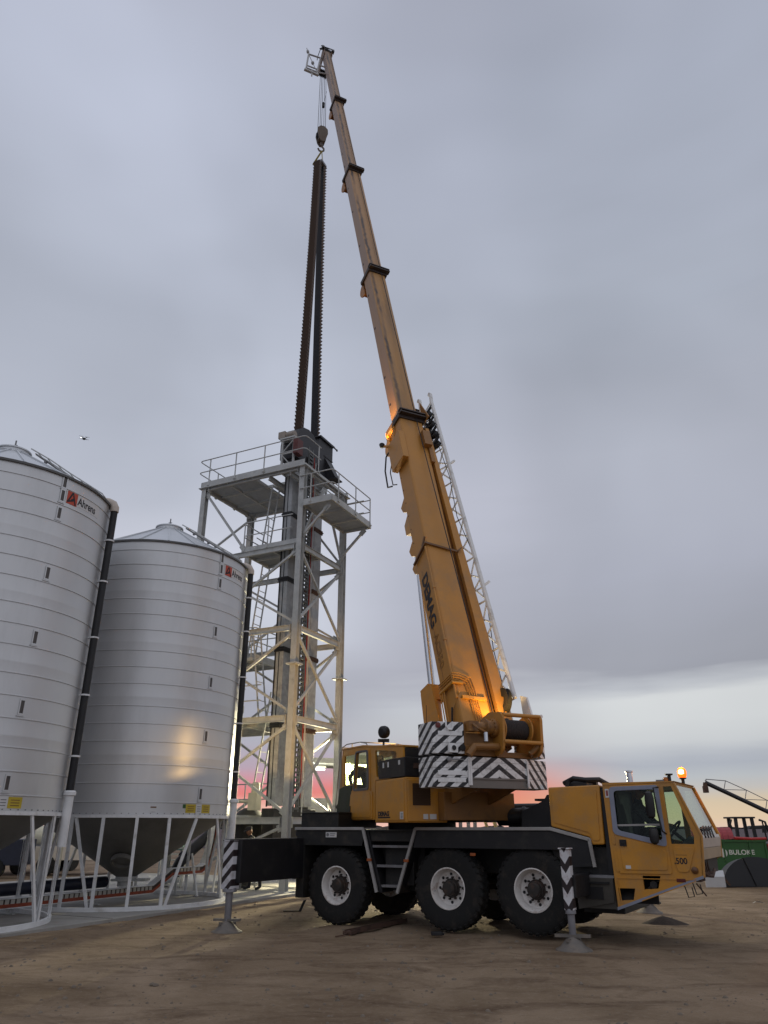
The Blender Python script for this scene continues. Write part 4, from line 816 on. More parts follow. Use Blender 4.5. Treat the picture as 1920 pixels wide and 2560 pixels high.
# outriggers: extended beam, jack, rod and float
def outrigger(s, sg, y_j, zb0, zb1, zj0, zj1, jm, beam_m, jw, hw=.14, rod=.065):
    m = MB(); m.box((s - hw, sg * .5, zb0), (s + hw, sg * (y_j + (.0 if sg > 0 else .0)), zb1)); bm_ = m.obj('outrigger', beam_m, crane, bevel=.012)
    m = MB(); m.box((-jw / 2, -jw / 2, zj0), (jw / 2, jw / 2, zj1)); m.box((-jw / 2 - .02, -jw / 2 - .02, zj1), (jw / 2 + .02, jw / 2 + .02, zj1 + .02)); j = m.obj('jack', jm, bm_, bevel=.008); j.location = (s, sg * y_j, 0)
    m = MB(); m.lathe([(jw * .52, zj0 + .02), (jw * .56, zj0 - .01), (jw * .56, zj0 - .05), (rod * 1.05, zj0 - .06), (rod * 1.0, .16), (rod * .7, .11)], 18, (s, sg * y_j, 0)); m.obj('jack_rod', mat('worn grey rod', (.24, .24, .26), .45, .4, .15, 6), bm_, smooth=SM)
    m = MB(); m.lathe([(.06, .20), (.13, .15), (.20, .07), (.28, .03), (.29, 0), (0, 0)], 24, (s, sg * y_j, -.02)); m.bar((s - .27, sg * y_j - .05, .19), (s + .27, sg * y_j + .03, .20), .10, .04); m.bar((s - .05, sg * y_j - .16, .14), (s + .06, sg * y_j + .16, .13), .04, .05)
    m.obj('float_pad', PAD, bm_, smooth=SM)
outrigger(-.99, -1, 3.23, .80, 1.555, .70, 1.52, JKR, BLK, .24, .22)
outrigger(5.15, -1, 2.08, .72, 1.05, .55, 1.43, JKF, BLK, .15, .12, .055)
outrigger(4.90, 1, 4.2, .72, 1.05, .42, 1.3, JKF, BLK, .15, .12, .055)
outrigger(-.99, 1, 3.0, .80, 1.555, .70, 1.52, JKR, BLK, .24, .22)
m = MB(); m.box((-.77, -1.28, 1.60), (-.98, -.2, 1.74)); m.box((-.99, -1.0, 1.62), (-.8, -.7, 1.72)); m.obj('rear_lamp_bar', mat('navy lamp bar', (.015, .016, .03), .5), crane)
m = MB(); m.box((-1.0, -1.20, 1.66), (-.985, -1.12, 1.69)); m.obj('lamp_lens', STK, crane)
m = MB(); m.box((-.90, -1.22, 1.75), (.06, .3, 2.03)); m.box((-.92, -1.24, 2.03), (.08, .3, 2.055)); m.obj('deck_locker', DRK, crane, bevel=.01)
# ---------------------------------------------------------------- crane superstructure (local x forward over the boom, y to its left)
AZ = rad(-25.9); S0 = V((.808, 16.897, 0))
SW = M.Translation(S0) @ M.Rotation(pi / 2 - AZ, 4, 'Z'); SREL = CM.inverted() @ SW
def so_(m, name, mt, **k): o = m.obj(name, mt, crane, **k); o.matrix_local = SREL; return o
m = MB(); m.lathe([(.72, 1.70), (.72, 1.86), (.62, 1.88), (0, 1.88)], 40); so_(m, 'slew_ring', DRK)
m = MB(); m.pxy([(-2.0, -1.0), (-2.0, .6), (1.3, .6), (1.3, -1.0)], 1.88, 2.38); m.pxz([(-2.9, 2.40), (-1.2, 1.95), (.8, 1.95), (.8, 2.6), (-1.6, 3.2), (-2.5, 3.2), (-2.9, 2.9)], .38, .44); m.pxz([(-2.9, 2.40), (-1.2, 1.95), (.8, 1.95), (.8, 2.6), (-1.6, 3.2), (-2.5, 3.2), (-2.9, 2.9)], -.44, -.38)
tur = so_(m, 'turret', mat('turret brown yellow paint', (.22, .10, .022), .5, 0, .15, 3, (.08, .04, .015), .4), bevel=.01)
m = MB(); m.box((-1.2, -1.25, 1.86), (.9, -.1, 2.02)); m.box((-.9, -1.24, 2.0), (.3, -.6, 2.34)); m.tube([(-.8, -1.0, 2.1), (-.3, -1.1, 2.2), (.4, -1.0, 2.1)], .05, 6); so_(m, 'hydraulic_tank', BLK, bevel=.01)
# operator cab
LW = 1.30
WA = [(1.22, 3.24), (.64, 3.24), (.72, 2.62), (1.14, 2.62), (1.24, 2.60)]; WB = [(.50, 3.25), (-.01, 3.24), (-.06, 2.52), (.60, 2.52)]; WR = [(-.40, 3.24), (-1.38, 3.14), (-1.44, 2.70), (-.46, 2.70)]
OUT = [(1.34, 3.38), (.2, 3.36), (-.4, 3.30), (-1.66, 3.20), (-1.70, 2.66), (-.42, 2.64), (-.40, 1.90), (1.66, 1.90), (1.46, 2.56)]
m = MB(); m.pxz(OUT, LW - .04, LW, (WA, rpoly(WB, .05), rpoly(WR, .06))); oc = so_(m, 'operator_cab', YEL)
m = MB(); m.pxz(OUT, .34, .38, (WA, WB, WR)); m.obj('far_wall', YEL, oc)
m = MB(); m.pxz([(1.36, 3.38), (.2, 3.36), (-.4, 3.30), (-1.68, 3.20), (-1.68, 3.235), (-.4, 3.335), (.2, 3.395), (1.37, 3.415)], .33, LW + .012); m.obj('cab_roof', YEL, oc, bevel=.006)
m = MB(); m.box((-.4, .38, 1.90), (1.6, LW - .04, 1.95)); m.box((-1.68, .38, 2.66), (-1.64, LW - .04, 3.18)); m.box((.9, .45, 1.95), (1.4, 1.1, 2.3)); m.box((-.44, .38, 1.95), (-.40, LW - .04, 2.62)); m.obj('cab_interior', BLK, oc)
for w, nm in ((WA, 'front_side_glass'), (WR, 'rear_side_glass')): m = MB(); m.pxz(w, LW - .026, LW - .02); m.obj(nm, GLSC, oc)
m = MB(); m.pxz(WA, .356, .362); m.pxz(WB, .356, .362); m.pxz(WR, .356, .362); m.obj('far_glass', GLSC, oc)
for zz0, zz1, mt, nm in (((1.46, 2.56), (1.34, 3.36), GLSC, 'windscreen'), ((1.66, 1.92), (1.465, 2.55), mat('dark green tinted glass', (.010, .024, .018), .45, 0, .1, spec=.2), 'lower_windscreen')):
    m = MB(); a, b = zz0, zz1; m.hexa([(a[0], .40, a[1]), (a[0] + .012, .40, a[1]), (a[0] + .012, LW - .03, a[1]), (a[0], LW - .03, a[1]), (b[0], .40, b[1]), (b[0] + .012, .40, b[1]), (b[0] + .012, LW - .03, b[1]), (b[0], LW - .03, b[1])]); m.obj(nm, mt, oc)
m = MB(); m.pxz([(1.15, 2.605), (1.45, 2.555), (1.64, 1.92), (.90, 1.92), (.74, 2.60)], LW + .001, LW + .012); m.obj('side_skirt_glass', MATS['dark green tinted glass'], oc)
m = MB(); m.pxz(rpoly([(.66, 2.49), (.60, 3.31), (-.15, 3.28), (-.20, 2.44), (-.30, 2.44), (-.32, 1.92), (.92, 1.92), (.76, 2.49)], .03), LW + .002, LW + .02, [rpoly([(.51, 3.255), (-.02, 3.245), (-.07, 2.515), (.61, 2.515)], .06)]); dr = m.obj('cab_door', YEL, oc, bevel=.006)
m = MB(); m.pxz(rpoly([(.56, 3.295), (-.10, 3.275), (-.15, 2.47), (.67, 2.475)], .09), LW + .018, LW + .034, [rpoly([(.51, 3.255), (-.03, 3.24), (-.075, 2.52), (.61, 2.52)], .06)]); m.obj('window_seal', mat('dark window seal', (.09, .09, .10), .5), dr)
m = MB(); m.pxz(WB, LW + .006, LW + .010); m.obj('door_glass', GLSC, dr)
m = MB(); m.pxz(rpoly([(.78, 2.43), (-.22, 2.41), (-.24, 1.95), (.86, 1.95)], .05), LW + .019, LW + .032); m.obj('door_panel', YEL, dr, bevel=.008)
m = MB(); m.box((.76, LW + .03, 2.06), (.82, LW + .05, 2.18)); m.obj('door_handle', BLK, dr)
m = MB()
for y in (.42, 1.30): m.tube([(1.36, y, 2.2), (1.40, y, 3.3), (1.36, y, 3.44), (1.1, y, 3.49), (.35, y, 3.47), (.05, y, 3.42), (.0, y, 3.38)], .012, 6)
m.tube([(1.36, .42, 3.44), (1.36, 1.30, 3.44)], .012, 6); m.tube([(.35, .42, 3.47), (.35, 1.30, 3.47)], .012, 6); m.tube([(.8, 1.30, 3.48), (.8, 1.30, 3.38)], .012, 6); m.tube([(1.70, 1.32, 1.9), (1.46, 1.33, 3.0), (1.42, 1.32, 3.35)], .012, 6); m.obj('grab_rail', mat('steel rail', (.25, .24, .22), .4, .5), oc, smooth=SM)
m = MB(); m.tube([(-.50, 1.15, 3.30), (-.50, 1.15, 3.46)], .022, 8); m.tube([(-.44, 1.25, 3.43), (-.56, 1.05, 3.43)], .035, 8); m.lathe([(.0, -.09), (.08, -.085), (.125, -.04), (.13, .03), (.12, .07), (0, .075)], 18, (-.50, 1.15, 3.60), (.35, -.9, .1)); m.obj('search_light', BLK, oc, smooth=SM)
m = MB(); m.tube([(-1.2, .5, 3.2), (-1.2, .5, 4.1)], .006, 5); m.obj('aerial', BLK, oc)
seat(oc, .58, .94, 2.30, 0, 'operator_seat')
m = MB(); m.box((.85, .45, 1.95), (1.15, .57, 2.5)); m.box((.95, 1.12, 1.95), (1.15, 1.22, 2.42)); m.tube([(1.05, .5, 2.5), (1.07, .5, 2.66)], .02, 6); m.tube([(1.05, 1.17, 2.4), (1.06, 1.17, 2.58)], .02, 6); m.obj('lever_console', BLK, oc)
# body box behind the cab and black tool box above it
m = MB(); m.box((-1.76, .40, 1.84), (-.42, 1.30, 2.64)); bh = so_(m, 'body_housing', YEL, bevel=.02)
m = MB(); m.pxz(rpoly([(-.50, 2.60), (-1.70, 2.62), (-1.72, 1.88), (-.52, 1.88)], .05), 1.298, 1.312); m.obj('side_panel', YEL, bh, bevel=.008)
m = MB(); m.box((-1.78, .60, 1.86), (-1.75, 1.26, 2.60)); m.obj('rear_door', YEL, bh, bevel=.012)
m = MB(); m.box((-1.786, .78, 2.14), (-1.776, 1.16, 2.53))
for k in range(9): m.box((-1.80, .78, 2.16 + k * .042), (-1.786, 1.16, 2.172 + k * .042))
m.obj('vent_grille', mat('brown grille', (.06, .03, .012), .7), bh)
text('maker_name', 'DEMAG', .115, basis((-1, 0, 0), (0, 0, 1), (-.58, 1.314, 1.965)), INK, bh, .001, .006, 0, 1.28)
m = MB(); m.box((-1.13, 1.312, 1.925), (-.58, 1.315, 1.95)); m.obj('name_underline', INK, bh)
for x, w in ((-1.55, .13), (-1.72, .0)):
    if w: m = MB(); m.box((x - w, 1.312, 1.90), (x, 1.318, 2.03)); sk = m.obj('notice_sticker', STK, bh); m = MB(); [m.box((x - w + .02 + .04 * (k % 2), 1.318, 1.915 + .025 * (k // 2)), (x - w + .05 + .04 * (k % 2), 1.320, 1.93 + .025 * (k // 2))) for k in range(8)]; m.obj('print', STL, sk)
m = MB(); m.box((-1.792, .66, 1.90), (-1.78, .80, 1.99)); m.box((-1.792, .84, 1.90), (-1.78, .94, 1.99)); m.obj('notice_sticker', STK, bh)
m = MB(); m.box((-1.74, .42, 2.65), (-.58, 1.305, 3.01)); tb = so_(m, 'tool_box', BLK, bevel=.012)
m = MB(); m.box((-1.752, .92, 2.80), (-1.74, 1.12, 2.90)); m.box((-1.758, .94, 2.81), (-1.75, 1.10, 2.89)); m.obj('box_handle', RST, tb)
for x in (-.78, -1.0): m = MB(); m.box((x - .06, 1.304, 2.86), (x, 1.310, 2.96)); m.obj('box_label', STK, tb)
m = MB(); m.box((-1.55, 1.304, 2.88), (-1.48, 1.311, 2.96)); m.obj('box_label', STK, tb)
# counterweight slabs
def slab_poly(lim0=-9, lim1=9):
    return [(-2.30, 1.30), (-2.84, 1.30), (-3.0, .64), (-3.0, -.62), (-2.74, -1.27), (-2.30, -1.27)]
def clip(poly, l0, l1):
    out = []
    def cut(P, c, keep):
        R = []
        for i in range(len(P)):
            a, b = P[i], P[(i + 1) % len(P)]
            if keep(a): R.append(a)
            if keep(a) != keep(b): t = (c - a[1]) / (b[1] - a[1]); R.append((a[0] + (b[0] - a[0]) * t, c))
        return R
    P = cut(poly, l0, lambda p: p[1] >= l0); return cut(P, l1, lambda p: p[1] <= l1)
SP = slab_poly(); cwp = None
for z0, z1 in ((2.42, 2.575), (2.58, 2.735), (2.74, 2.845), (2.85, 2.935)):
    for l0, l1 in ((-1.3, -.625), (-.62, .645), (.65, 1.31)):
        if abs(l0 + .62) < .01 and z1 < 2.6: continue
        m = MB(); m.pxy(clip(SP, l0, l1), z0, z1); cwp = so_(m, 'counterweight_slab', CWM, bevel=.004)
m = MB(); m.box((-2.98, -.61, 2.41), (-2.80, .64, 2.565)); m.box((-3.0, -.62, 2.555), (-2.95, .645, 2.585)); so_(m, 'tan_cover_board', BEIGE)
for z0, z1 in ((2.985, 3.165), (3.17, 3.54)):
    for l0, l1 in ((.72, 1.31), (-1.3, -.86)): m = MB(); m.pxy(clip(SP, l0, l1), z0, z1); so_(m, 'counterweight_block', CWM, bevel=.006)
for l in (.62, .66, -.63): m = MB(); m.bar((-3.012, l, 2.45), (-3.012, l, 2.90), .035, .03); so_(m, 'slab_clamp', CWP)
m = MB()
for z in (2.50, 2.62): m.hexa([(-2.872 - .006, 1.22, z), (-2.866, 1.22, z), (-2.98, .72, z), (-2.992, .72, z), (-2.872 - .006, 1.22, z + .075), (-2.866, 1.22, z + .075), (-2.98, .72, z + .075), (-2.992, .72, z + .075)])
m.hexa([(-2.878, 1.2, 3.30), (-2.866, 1.2, 3.30), (-2.975, .76, 3.30), (-2.990, .76, 3.30), (-2.878, 1.2, 3.375), (-2.866, 1.2, 3.375), (-2.975, .76, 3.375), (-2.990, .76, 3.375)]); [so_(q, 'repaint_patch', CWP) for q in split(m)]
for l, f in ((1.20, -2.87), (-1.12, -2.82)):
    m = MB(); m.lathe([(.05, 0), (.05, .025), (0, .03)], 14, (f, l, 3.475), (-1, .2 * (1 if l > 0 else -1), 0)); so_(m, 'tail_lamp', mat('dark red lamp', (.12, .008, .006), .3))
for l, f in ((1.0, -2.92), (-1.0, -2.86)):
    m = MB(); m.tube([(f - .02, l + .07, 3.54), (f - .03, l + .07, 3.45), (f - .03, l + .04, 3.40), (f - .03, l - .04, 3.40), (f - .03, l - .07, 3.45), (f - .02, l - .07, 3.54)], .018, 8); so_(m, 'lifting_eye', CWP)
m = MB(); m.box((-2.99, .86, 3.0), (-2.93, 1.04, 3.16)); m.lathe([(.055, 0), (.04, .012), (0, .012)], 16, (-2.992, .95, 3.08), (-1, 0, 0)); ht = so_(m, 'lifting_socket', CWP)
m = MB(); m.lathe([(.045, 0), (.045, .004), (0, .004)], 16, (-3.004, .95, 3.08), (-1, 0, 0)); m.obj('socket_hole', BLK, ht)
m = MB(); m.lathe([(.06, 0), (.06, .01), (0, .01)], 16, (-2.985, .76, 3.09), (-1, 0, 0)); so_(m, 'dark_socket', BLK)
m = MB(); m.lathe([(.045, 0), (.045, .03), (.02, .04), (0, .04)], 14, (-2.93, 1.02, 2.88), (-1, 0, 0)); m.bar((-2.95, 1.0, 2.885), (-2.98, .74, 2.885), .02); so_(m, 'lock_pin', STL)
# winch
m = MB()
dr_ = [(.17, -.05)]
n = 15
for k in range(n): y = -.07 - .52 * k / (n - 1); dr_ += [(.178, y + .012), (.188, y), (.178, y - .012)]
m.lathe(dr_ + [(.17, -.62)], 28, (-3.0, 0, 3.45), (0, 1, 0)); drum = so_(m, 'winch_drum', mat('wound rope', (.03, .022, .02), .75, 0, .3, 12), smooth=rad(60))
m = MB()
for y in (-.04, -.64): m.lathe([(.10, -.012), (.255, -.012), (.255, .012), (.10, .012)], 30, (-3.0, y, 3.45), (0, 1, 0))
m.obj('drum_flange', YEL2, drum)
WP = [(-3.26, 3.22), (-3.28, 3.66), (-3.2, 3.74), (-2.85, 3.78), (-2.6, 3.70), (-2.45, 3.1), (-2.6, 2.96), (-3.1, 2.97), (-3.22, 3.06)]
for y0, y1 in ((.0, .05), (-.86, -.80)): m = MB(); m.pxz(rpoly(WP, .04), y0, y1); so_(m, 'winch_plate', YEL2, bevel=.008)
m = MB()
for x, z in ((-3.24, 3.69), (-3.24, 3.21)): m.tube([(x, .02, z), (x, -.83, z)], .038, 12)
[so_(q, 'winch_tie_bar', YEL2, smooth=SM) for q in split(m)]
m = MB(); m.lathe([(.0, 0), (.17, 0), (.17, .06), (.13, .09), (.13, .20), (.16, .21), (.16, .24), (.10, .26), (.08, .42), (0, .42)], 24, (-3.0, .05, 3.47), (0, 1, 0))
for k in range(12): a = 2 * pi * k / 12; m.lathe([(.016, 0), (.016, .03), (0, .03)], 6, (-3.0 + .145 * cos(a), .11, 3.47 + .145 * sin(a)), (0, 1, 0))
m.box((-3.1, .46, 3.38), (-2.9, .66, 3.56)); m.tube([(-3.12, .60, 3.5), (-3.2, .55, 3.42), (-3.15, .35, 3.36)], .025, 6); so_(m, 'winch_gearbox', mat('worn brown yellow paint', (.30, .135, .03), .5, 0, .2, 6, (.08, .04, .02), .5, 5), smooth=SM)
m = MB(); m.tube([(-3.16, .36, 3.36), (-3.16, .36, 3.20)], .042, 12); so_(m, 'winch_filter', CHR, smooth=SM)
m = MB(); m.box((-2.95, -.80, 2.95), (-2.2, .0, 3.05)); m.box((-2.97, .05, 2.96), (-2.3, .70, 3.14)); m.pxz([(-2.96, 3.1), (-2.96, 3.52), (-2.5, 3.55), (-2.4, 3.1)], .66, .70); m.box((-2.93, .05, 3.14), (-2.5, .66, 3.36)); m.tube([(-3.12, .72, 2.95), (-3.14, .60, 3.10), (-3.12, .2, 3.12), (-3.1, .02, 3.12)], .07, 10); m.tube([(-2.95, -.78, 3.02), (-3.12, -.66, 3.04), (-3.18, -.80, 3.16)], .05, 8); so_(m, 'winch_frame', MATS['turret brown yellow paint'], bevel=.008)

# ---------------------------------------------------------------- telescopic boom (local x along it, y to its left, z out of its rear face)
def ray(u, v):
    p = rad(23.4); return V((u - 960, 1825 * cos(p) - (1280 - v) * sin(p), 1825 * sin(p) + (1280 - v) * cos(p)))
PF = SW @ V((-2.05, .04, 3.72)); PT = V((-2.92, 24.75, 37.6))
BD = (PT - PF).normalized(); BLn = (SW.to_3x3() @ V((0, 1, 0))); BLn = (BLn - BD * BLn.dot(BD)).normalized(); BZ = BD.cross(BLn)
BW = M(((BD.x, BLn.x, BZ.x, PF.x), (BD.y, BLn.y, BZ.y, PF.y), (BD.z, BLn.z, BZ.z, PF.z), (0, 0, 0, 1))); BREL = CM.inverted() @ BW
def bo(m, name, mt, **k): o = m.obj(name, mt, crane, **k); o.matrix_local = BREL; return o
SEC = [(-.9, 8.45, .70, .70), (8.3, 15.6, .585, .55), (15.4, 22.75, .50, .54), (22.6, 29.45, .42, .47), (29.3, 35.6, .36, .42)]
def section(w, h): # rounded rear corners, bevelled lower corners
    r = .05; c = h * .22
    return [(w / 2, -h / 2 + c), (w / 2, h / 2 - r), (w / 2 - r * .3, h / 2 - r * .3), (w / 2 - r, h / 2), (-w / 2 + r, h / 2), (-w / 2 + r * .3, h / 2 - r * .3), (-w / 2, h / 2 - r), (-w / 2, -h / 2 + c), (-w / 2 + c * .8, -h / 2), (w / 2 - c * .8, -h / 2)]
secs = []
for i, (t0, t1, w, h) in enumerate(SEC):
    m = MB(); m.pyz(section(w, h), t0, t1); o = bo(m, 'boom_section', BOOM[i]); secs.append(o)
    if i < 4:
        W2, H2 = w / 2 + .05, h / 2 + .045; cm = BLK if i else YEL2; m = MB(); nw, nh = SEC[i + 1][2] / 2 + .01, SEC[i + 1][3] / 2 + .01
        m.pyz([(W2, -H2), (W2, H2), (-W2, H2), (-W2, -H2)], t1 - .10, t1 + .06, [[(nw, -nh), (nw, nh), (-nw, nh), (-nw, -nh)]])
        col = m.obj('collar', mat('dark collar', (.035, .022, .018), .6, 0, .3, 6), o, bevel=.008)
        m = MB()
        for dz in (.02, .13): m.box((t1 + dz - .02, -W2 - .06, H2 - .03), (t1 + dz + .02, W2 - .02, H2 + .12))
        for y in (-W2 - .05, W2 - .05): m.box((t1, y - .012, H2), (t1 + .15, y + .012, H2 + .11))
        m.obj('collar_guide', MATS['dark collar'], o)
        m = MB(); R = .30 if i else .26
        for y in (-W2 * .55, W2 * .75): m.prism(arc((t1 - .30, -H2 + .04), R, pi, 2 * pi, 12), lambda q: (q[0], y - .02, q[1]), lambda q: (q[0], y + .02, q[1]))
        m.pxz([(t1 - .12, -H2 + .02), (t1 + .04, -H2 + .02), (t1 + .04, -H2 - .10), (t1 - .35, -H2 - .22)], -W2 * .5, W2 * .7); m.tube([(t1 + .05, W2 * .5, -H2 - .02), (t1 + .12, W2 * .3, -H2 - .08), (t1 + .02, 0, -H2 - .1)], .02, 6)
        m.obj('lower_guide', mat('orange collar guide', (.36, .15, .03), .5, 0, .2, 5, (.05, .02, .01), .4), o)
    if 0 < i < 4:
        m = MB(); L = t1 - t0
        for f in (.14, .30, .62, .86): m.lathe([(.045, 0), (.045, .004), (0, .004)], 12, (t0 + L * f, w / 2 - .001, -h * .12), (0, 1, 0))
        m.obj('pin_hole', BLK, o)
b0 = secs[0]; w0, h0 = SEC[0][2] / 2, SEC[0][3] / 2
# base section fittings: pipe at the corner, side plate with its dark recess, name, plumbing, boxes
m = MB(); m.tube([(.3, w0 + .02, h0 - .02), (4.05, w0 + .02, h0 - .02)], .026, 8)
for x in (1.6, 2.9): m.tube([(x, w0 + .02, h0 - .02), (x + .04, w0 + .02, h0 - .02)], .04, 8)
m.obj('corner_pipe', YEL2, b0, smooth=SM)
m = MB(); m.hexa([(-.6, -w0 - .50, h0 - .10), (-.6, -w0 - .20, h0 - .10), (-.6, -w0 - .20, h0 + .0), (-.6, -w0 - .50, h0 + .0), (8.2, -w0 - .15, h0 - .10), (8.2, -w0 - .05, h0 - .10), (8.2, -w0 - .05, h0 - .0), (8.2, -w0 - .15, h0 - .0)]); m.obj('side_plate', YEL2, b0)
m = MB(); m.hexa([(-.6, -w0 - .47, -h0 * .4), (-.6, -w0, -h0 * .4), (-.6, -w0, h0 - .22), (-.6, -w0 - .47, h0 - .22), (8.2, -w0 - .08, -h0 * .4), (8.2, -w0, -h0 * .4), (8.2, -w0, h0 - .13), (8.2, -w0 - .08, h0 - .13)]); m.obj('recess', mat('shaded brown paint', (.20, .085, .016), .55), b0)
m = MB(); m.bar((3.92, w0 + .04, -h0 + .10), (4.12, w0 + .04, h0 + .05), .05, .04); m.bar((4.12, w0 + .02, h0 + .03), (4.02, -w0 - .12, h0 + .03), .05, .04); m.bar((4.1, w0 + .05, h0 - .1), (4.26, w0 + .05, h0 + .08), .03, .05); m.bar((4.02, -w0 - .1, h0 + .05), (4.14, -w0 - .22, h0 + .05), .03, .05); m.obj('guide_rib', mat('dark rib', (.14, .065, .02), .55), b0)
m = MB(); m.tube([(0.6, w0 + .012, -.02), (3.6, w0 + .012, -.02)], .004, 4); m.obj('seam_line', INKB, b0)
m = MB()
for k in range(9): m.lathe([(.02, 0), (.02, .006), (0, .006)], 8, (4.5 + k * .42, w0 - .001, -h0 + .20), (0, 1, 0))
[q.obj('plug', INKB, b0) for q in split(m)]
text('maker_name', 'DEMAG', .36, basis((-1, 0, 0), (0, 0, 1), (3.42, w0 + .004, -.10)), INK, b0, .002, .013, -.25, 1.08)
cu = text('model_name', 'AC350', .27, basis((-1, 0, 0), (0, 0, 1), (1.92, w0 + .003, -.08)), INKB, b0, .002, .004, -.2, 1.05)
cu2 = text('model_name_fill', 'AC350', .27, basis((-1, 0, 0), (0, 0, 1), (1.92, w0 + .005, -.08)), YEL2, b0, .002, -.006, -.2, 1.05)
m = MB()
for k, z in enumerate((-.16, -.09, -.02)): m.tube([(-.5, w0 + .05, z - .05), (.45, w0 + .05, z - .02), (.62, w0 + .05, z)], .013, 6)
for k in range(4): z = -.18 + .0 * k; x = .68 + k * .05; m.tube([(x, w0 + .03, -.2), (x, w0 + .03, h0 + .02), (x - .02, w0 - .1, h0 + .03 + .012 * k), (x - .08, .12 - k * .05, h0 + .03), (x - .3, .08 - k * .05, h0 + .03), (-.7, .02 - k * .05, h0 + .03)], .013, 6)
m.tube([(.62, w0 + .05, -.18), (.62, w0 + .05, h0 + .02), (.60, .2, h0 + .05)], .03, 8); m.bar((.30, .28, h0 + .04), (.28, -.28, h0 + .04), .06, .05); m.tube([(-.6, w0 + .06, -.12), (.1, w0 + .04, .1), (.42, w0 - .04, h0 + .02)], .014, 6)
m.obj('hydraulic_pipes', YEL, b0, smooth=SM)
m = MB(); m.tube([(-.25, w0 + .06, .02), (.0, w0 + .05, .08), (.18, w0 + .05, .15)], .022, 6); m.lathe([(.05, 0), (.05, .01), (0, .01)], 12, (-.55, w0 + .0, .18), (0, 1, 0)); m.bar((-.62, .2, h0 + .1), (-.45, .05, h0 + .14), .04); m.bar((-.6, .1, h0 + .1), (-.42, .0, h0 + .2), .03); m.obj('black_hose', BLK, b0)
m = MB(); m.box((6.85, w0 + .0, -h0 + .10), (7.78, w0 + .17, h0 + .06)); m.obj('reel_box', YEL2, b0, bevel=.012)
m = MB(); m.tube([(6.55, w0 + .12, -h0 - .1), (6.7, w0 + .12, -h0 - .32), (7.3, w0 + .1, -h0 - .34), (7.7, w0 + .08, -h0 - .2), (7.75, w0 + .06, -h0 - .05)], .022, 7); m.tube([(6.6, w0, -h0 - .05), (6.75, w0, -h0 - .24), (7.2, w0, -h0 - .26), (7.45, w0, -h0 - .08)], .016, 6); m.obj('hose_loop', BLK, b0, smooth=SM)
m = MB(); m.prism(arc((7.95, -h0 - .02), .28, pi * .9, 2 * pi * 1.02, 14), lambda q: (q[0], w0 + .02, q[1]), lambda q: (q[0], w0 - .10, q[1])); m.box((7.9, -w0 - .02, -h0 - .1), (8.5, w0 + .03, -h0 + .02))
for k in range(5): m.tube([(8.0, w0 - .04 + .02 * k, -h0 + .1 + k * .05), (8.5, w0 - .02 + .01 * k, -h0 + .06 + k * .09)], .014, 6)
m.obj('collar_guard', YEL, b0)
for x in (5.85, 4.47, 3.95):
    m = MB(); m.pxz([(x - .22, -h0 + .04), (x - .10, -h0 - .14), (x + .08, -h0 - .20), (x + .20, -h0 - .04), (x + .25, -h0 + .04)], w0 - .14, w0 - .08); m.obj('underside_lug', YEL2, b0, bevel=.006)
m = MB(); m.box((7.4, -w0 - .04, h0 - .06), (7.9, -w0 + .18, h0 + .16)); m.box((6.9, -w0 - .08, h0 - .1), (7.4, -w0 + .02, h0 + .05)); m.pxz([(8.4, h0 - .1), (9.2, h0 - .0), (8.4, h0 + .26)], -w0 - .08, -w0 - .05); [q.obj('jib_bracket', mat('bracket brown paint', (.26, .12, .03), .55), b0) for q in split(m)]
# hoist rope up the rear face
m = MB(); m.tube([(-.45, -.16, h0 + .32), (8.5, -.13, h0 + .05), (15.6, -.12, .33), (22.8, -.11, .30), (29.4, -.10, .27), (35.6, -.08, .25)], .013, 5); bo(m, 'hoist_rope', ROPE)
# boom head
m = MB(); w5, h5 = .20, .24
for y in (-w5, w5): m.pxz([(35.20, h5), (35.75, h5 + .02), (35.95, h5 - .1), (35.70, -.25), (35.30, -.75), (34.95, -.85), (34.80, -.70), (35.00, -h5)], y - .015, y + .015)
hd_ = bo(m, 'boom_head', mat('boom head paint', (.20, .12, .07), .6, 0, .3, 5, (.05, .03, .03), .5))
for x, z in ((35.72, .10), (35.05, -.66)):
    for y in (-.12, -.04, .04, .12): m = MB(); m.lathe([(.19, -.03), (.15, -.01), (.15, .01), (.19, .03), (.05, .03), (.05, -.03), (.19, -.03)], 20, (x, y, z), (0, 1, 0)); m.obj('head_sheave', BLK, hd_)
m = MB()
for y in (-.26, .26): m.bar((35.70, y, .2), (36.05, y, .05), .05); m.bar((35.85, y - .1, .28), (35.85, y + .12, .1), .04); m.box((35.60, y - .06, .18), (35.80, y + .06, .34))
m.tube([(35.90, -.35, .30), (35.90, .35, .25)], .025, 7); m.tube([(36.00, .3, .1), (35.85, .34, -.3), (35.90, .3, -.45)], .018, 6); m.box((35.95, -.08, .05), (36.15, .08, .22)); m.obj('head_fittings', BLK, hd_)
P = [V((35.24, .30, -.1)), V((35.20, .92, -.15)), V((33.12, 1.18, -.15)), V((33.02, .66, -.1))]
m = MB()
for k in range(4): m.tube([P[k], P[(k + 1) % 4]], .042, 8)
m.tube([P[1] + (P[2] - P[1]) * .82, P[0] + (P[3] - P[0]) * .82], .035, 6); m.tube([P[1], P[3]], .018, 6); m.lathe([(0, -.12), (.075, -.06), (.075, .06), (0, .12)], 10, (P[1] + P[3]) / 2, (1, 0, 0)); m.tube([P[1], P[1] + V((.75, .05, 0))], .022, 6); m.lathe([(0, -.15), (.07, -.08), (.07, .08), (0, .15)], 10, P[1] + V((.30, .02, 0)), (1, 0, 0))
